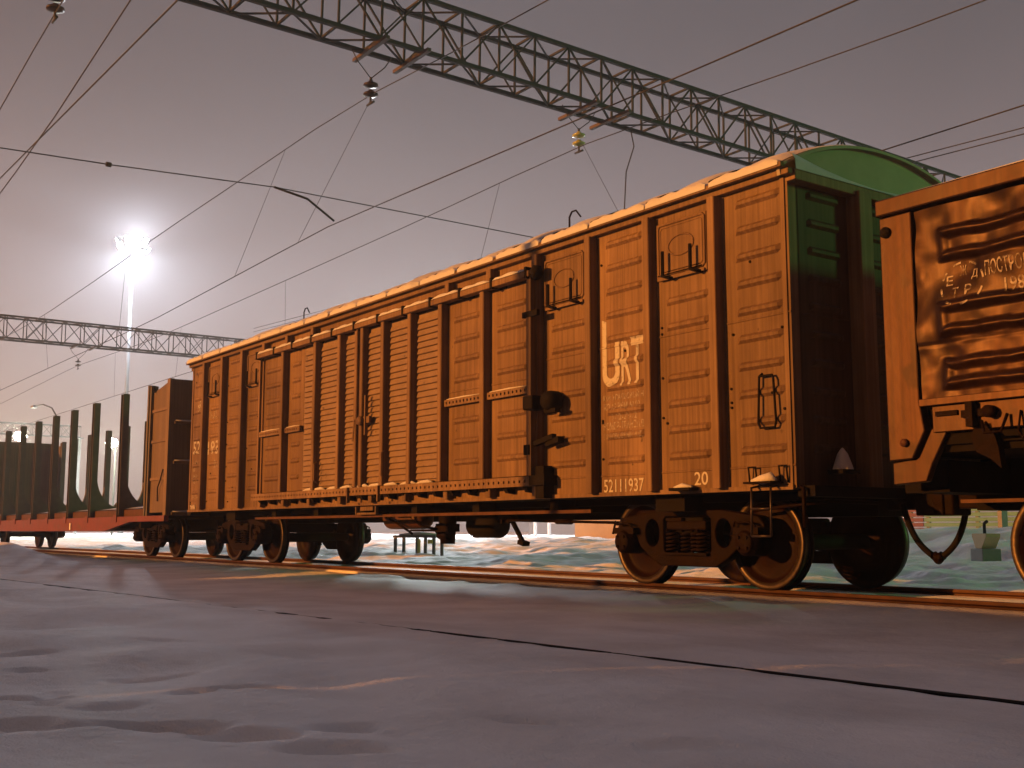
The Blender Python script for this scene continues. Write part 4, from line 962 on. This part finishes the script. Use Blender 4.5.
def droppers(par, y0_, y1_, z0f, z1f, xs_):
    for a, b in xs_: MB().tube([(a, y0_, z0f(a)), ((a+b)/2, (y0_+y1_)/2, (z0f(a)+z1f(b))/2), (b, y1_, z1f(b))], .005, 5).build('dropper', M['wire'], par)
droppers(mA, -.62, -.3, zmA, zcA, ((-1.9, -5.6), (-5.6, -8.9), (-16, -17.5), (-25, -25.5), (-33, -33)))
droppers(mB, 4.12, 4.15, zmB, lambda x: 6.2, ((-4.8, -5.8), (-1.9, -.6), (-16, -16), (-25, -25.5), (-33, -33)))
wire('feeder_wire', 'thin wire reaching in at the right edge above the open wagon, upper of two', line(lambda x: 7.93-.041*x, 9.0, np.linspace(-30, 40, 20)), .011, 'feeder wires')
wire('feeder_wire', 'thin wire reaching in at the right edge above the open wagon, lower of two', line(lambda x: 7.81-.040*x, 9.0, np.linspace(-30, 40, 20)), .011, 'feeder wires')
xw = wire('cross_span_wire', 'cross wire spanning the sky from the left edge, carrying a bent steady arm', [(-2.6, -14.2, 6.15), (-2.6, -6.5, 6.24), (-2.6, -4.92, 6.29), (-2.6, -2.12, 6.43), (-2.6, 3.2, 6.40), (-2.6, 19.3, 6.3)], .010)
MB().tube([(-2.6, -2.14, 6.43), (-2.6, -1.52, 6.33), (-2.6, -1.0, 6.02)], .022, 6).build('steady_arm', M['wire'], xw)
for y in (-4.92,): MB().tube([(-2.6, y-.04, 6.29), (-2.6, y+.04, 6.29)], .04, 6).build('clamp', M['wire'], xw)
wire('jumper_cable', 'short dark jumper cable curving down from the near gantry towards the boxcar roof', [(-2.3, 5.75, 9.1), (-2.3, 5.85, 8.7), (-2.3, 5.62, 8.1), (-2.3, 5.55, 7.2), (-2.3, 5.6, 6.25)], .014, None, 'cable')

# ------------------------------------------------------------------ flood mast and yard lamps
MX, MY, MZ = -90, 21.8, 27.3
mt = thing('floodlight_mast', 'tall pale mast with a glaring white floodlight crown at the left of the sky', 'floodlight mast', (MX, MY, 0))
MB().lathe([(.26, -.5), (.22, 6), (.17, 14), (.11, 27.0), (0, 27.0)], 'z', 16).build('pole', M['mast'], mt)
MB().lathe([(1.1, 26.75), (1.18, 26.75), (1.18, 26.9), (1.1, 26.9)], 'z', 24, closed=True).build('crown_ring', M['mast'], mt)
lm_ = MB().box(-.38, .38, -.12, .12, -.30, .30).mesh('lamp_housing', M['mast']); le = MB().box(-.26, .26, .121, .135, -.24, .24).mesh('lamp_lens', M['lampw'])
for k in range(10):
    a = 2*math.pi*k/10
    hs = inst('lamp_housing', lm_, mt, (1.28*math.cos(a), 1.28*math.sin(a), 26.85+(k % 2)*.75), (R(-35), 0, a-math.pi/2)); inst('lamp_lens', le, mt, (1.28*math.cos(a), 1.28*math.sin(a), 26.85+(k % 2)*.75), (R(-35), 0, a-math.pi/2))
for s in range(4): MB().bar((0, 0, 26.8), (1.12*math.cos(s*math.pi/2), 1.12*math.sin(s*math.pi/2), 26.82), .06, .06).build('crown_arm', M['mast'], mt)
def lamp_light(name, typ, loc, energy, col, size=.5, spot=None, par=None, blend=.2):
    l = bpy.data.lights.new(name, typ); l.energy = energy; l.color = col; l.shadow_soft_size = size
    if spot: l.spot_size = spot; l.spot_blend = blend
    o = bpy.data.objects.new(name, l); C.objects.link(o); o.location = loc
    if par: o.parent = par
    return o
for k_, d_ in enumerate(((-.20, -.66, -.72), (.20, .66, -.72), (-.75, .25, -.62))):
    bl_ = lamp_light('floodlight_beam', 'SPOT', (0, 0, 26.4), 34000, (.80, .88, 1.0), .6, R(122), mt, .25)
    bl_.rotation_euler = Vector(d_).to_track_quat('-Z', 'Y').to_euler()
lamp_light('floodlight_glare', 'POINT', (0, 0, 27.6), 20000, (.85, .88, 1.0), .6, None, mt)
def yard_lamp(x, y, z, label, e, col=(.9, 1.0, .72), k=.75):
    o = thing('yard_lamp', label, 'lamp post', (x, y, 0), 'distant yard lamps')
    MB().lathe([(.09, -.5), (.06, z+.1), (0, z+.1)], 'z', 10).build('pole', M['gantry'], o)
    MB().bar((0, 0, z+.05), (.6, -.5, z+.22), .06, .06).build('arm', M['conc'], o)
    MB().prism([(.45, z+.30), (.95, z+.34), (.98, z+.14), (.45, z+.14)], 'y', -.75, -.35).build('lamp_head', M['grey'], o)
    MB().lathe([(0, -.55*k), (.5*k, -.36*k), (.68*k, 0), (.5*k, .36*k), (0, .52*k)], 'z', 14, (.72, -.55, z)).build('lamp_globe', M['lampg'], o)
    lamp_light('lamp_glow', 'POINT', (.85, -.75, z-.35), e, col, 1.2*k, None, o)
yard_lamp(-80.7, 18.3, 7.8, 'starry yellowish yard lamp shining between the tallest stakes of the timber wagon', 3500)
yard_lamp(-80.7, 11.2, 8.0, 'starry yellowish yard lamp at the left picture edge behind the stakes', 3500)
yard_lamp(-44, 26, 9.0, 'yard lamp behind the boxcar that whitens the snow beyond the wheels', 17000, (.9, .96, 1.0))
yard_lamp(-11.05, 26.75, 1.50, 'small white lamp glowing low between the boxcar and the open wagon', 700, (.85, .95, 1.0), .35)
sa = thing('street_lamp', 'unlit street lamp with a curved arm above the left stakes', 'street lamp', (-62, 9, 0))
MB().lathe([(.10, -.5), (.06, 8.0), (0, 8)], 'z', 10).build('pole', M['gantry'], sa)
MB().tube([(0, 0, 7.9), (-1.6, 0, 8.7), (-4.0, 0, 9.15), (-6.2, 0, 9.25)], .05, 6).build('arm', M['gantry'], sa); MB().box(-7.0, -6.2, -.15, .15, 9.15, 9.32).build('lamp_head', M['grey'], sa)

# ------------------------------------------------------------------ yard behind the train
def building(name, label, x, y, rz, wx, wy, h, wall, cat, roof='grey', win=2, door=True, z0=None):
    o = thing(name, label, cat, (x, y, gz(x, y)-.1), None, rz)
    MB().box(-wx/2, wx/2, -wy/2, wy/2, -.3, h).build('wall', M[wall], o)
    MB().box(-wx/2-.2, wx/2+.2, -wy/2-.2, wy/2+.2, h+.003, h+.18).build('roof', M[roof], o); MB().box(-wx/2-.17, wx/2+.17, -wy/2-.17, wy/2+.17, h+.183, h+.32).build('roof_snow', M['snowp'], o, bevel=.06)
    for k in range(win):
        xx = -wx/2+(k+.6)*wx/(win+.6)
        f = MB().box(xx-.5, xx+.5, -wy/2-.04, -wy/2-.003, 1.2, 2.3).build('window', M['white'], o); MB().box(xx-.42, xx+.42, -wy/2-.052, -wy/2-.043, 1.28, 2.22).build('pane', M['glassw'], f)
    if door: MB().box(wx/2-.55, wx/2-.25, -wy/2-.03, -wy/2-.003, .1, 1.0).build('meter_box', M['conc'], o)
    return o
building('kiosk', 'yellow plastered kiosk seen beneath the boxcar behind its right bogie', -26.5, 27.2, R(40), 4.9, 3.5, 3.0, 'yellow', 'kiosk')
building('depot', 'long grey depot shed far behind the tracks, seen below the boxcar', -62, 62, R(42), 22, 10, 6, 'grey', 'shed', win=5, door=False)
wp = thing('white_post', 'pair of white painted posts in the bright yard under the boxcar', 'post', (-38, 30, gz(-38, 30)))
for k in (0, .75): MB().tube([(k, k*.6, -.2), (k, k*.6, 3.2)], .10, 10).build('post', M['white'], wp)
MB().bar((0, 0, 2.9), (.75, .45, 2.9), .08, .08).build('crossbar', M['white'], wp)
sg = thing('track_marker', 'small white T shaped marker standing in the snow under the boxcar', 'marker', (-37, 26.8, gz(-37, 26.8)))
MB().tube([(0, 0, -.2), (0, 0, 1.0)], .06, 8).build('stem', M['white'], sg); MB().box(-.35, .35, -.05, .05, 1.0, 1.25).build('head', M['white'], sg)
# trestle with yellow marks
sx_, sy_ = -8.9, 4.6
st = thing('trestle_stand', 'low dark steel stand on four legs with yellow marks beyond the rails', 'stand', (sx_, sy_, gz(sx_, sy_)), None, R(25))
MB().box(-.62, .62, -.22, .22, .50, .56).build('top', M['stake'], st)
MB().tube([(-.5, -.1, .565), (0, 0, .59), (.5, .1, .565)], [.03, .06, .03], 8).build('top_snow', M['snowp'], st)
for x in (-.56, .08, .56):
    for y in (-.18, .18): MB().box(x-.03, x+.03, y-.03, y+.03, -.12, .499).build('leg', M['stake'], st)
MB().box(.12, .19, -.23, -.195, .0, .47).build('yellow_strip', M['yel'], st); MB().box(.42, .56, -.24, -.225, .36, .46).build('yellow_plate', M['yel'], st)
# plank fence
fz = gz(-2, 19)
def plank_fence(label, x0, x1, y, m, n):
    o = thing('plank_fence', label, 'fence', (x0, y, .55), 'plank fences behind the track')
    pm_ = MB().box(0, x1-x0, -.02, .02, 0, .115).mesh('plank', M[m])
    for k in range(n): inst('plank', pm_, o, (0, 0, .02+k*.145))
    for x in np.arange(.1, x1-x0, 1.6): MB().box(x-.05, x+.05, .022, .12, -.7, n*.145+.1).build('fence_post', M['conc'], o)
plank_fence('grey green fence of horizontal planks seen behind the hanging brake hoses', -5.36, -2.2, 20, 'plankg', 8)
plank_fence('reddish fence of horizontal planks left of the hanging brake hoses', -7.6, -5.42, 20.05, 'plankr', 7)
# switch stand with lantern on a block
px_, py_ = 3.0, 9.6; pz = gz(px_, py_)
sw = thing('switch_stand', 'switch box with a funnel shaped head on a grey concrete block beyond the rails', 'switch stand', (px_, py_, pz), None, R(-30))
MB().box(-.22, .22, -.18, .18, -.15, .28).build('block', M['conc'], sw, bevel=.01)
MB().prism([(-.10, .285), (.12, .285), (.30, .50), (.30, .56), (-.22, .56), (-.22, .50)], 'y', -.14, .14).build('head', M['yellow'], sw, bevel=.01)
MB().tube([(.0, 0, .56), (.0, 0, .74), (.1, 0, .78)], .03, 8).build('lever', M['dark'], sw)

# ------------------------------------------------------------------ night haze
hz = MB().box(-331, 171, -161, 331, -2.0, 31).build('haze', None if False else M['snowp'])
hz.data.materials.clear()
vm = bpy.data.materials.new('frost_haze'); vm.use_nodes = True; vm.node_tree.nodes.clear()
vo = vm.node_tree.nodes.new('ShaderNodeOutputMaterial'); pv = vm.node_tree.nodes.new('ShaderNodeVolumePrincipled')
pv.inputs['Color'].default_value = (.93, .93, .95, 1); pv.inputs['Density'].default_value = .0021; pv.inputs['Anisotropy'].default_value = 0.45
vm.node_tree.links.new(pv.outputs[0], vo.inputs['Volume']); hz.data.materials.append(vm)
tag(hz, kind='stuff')
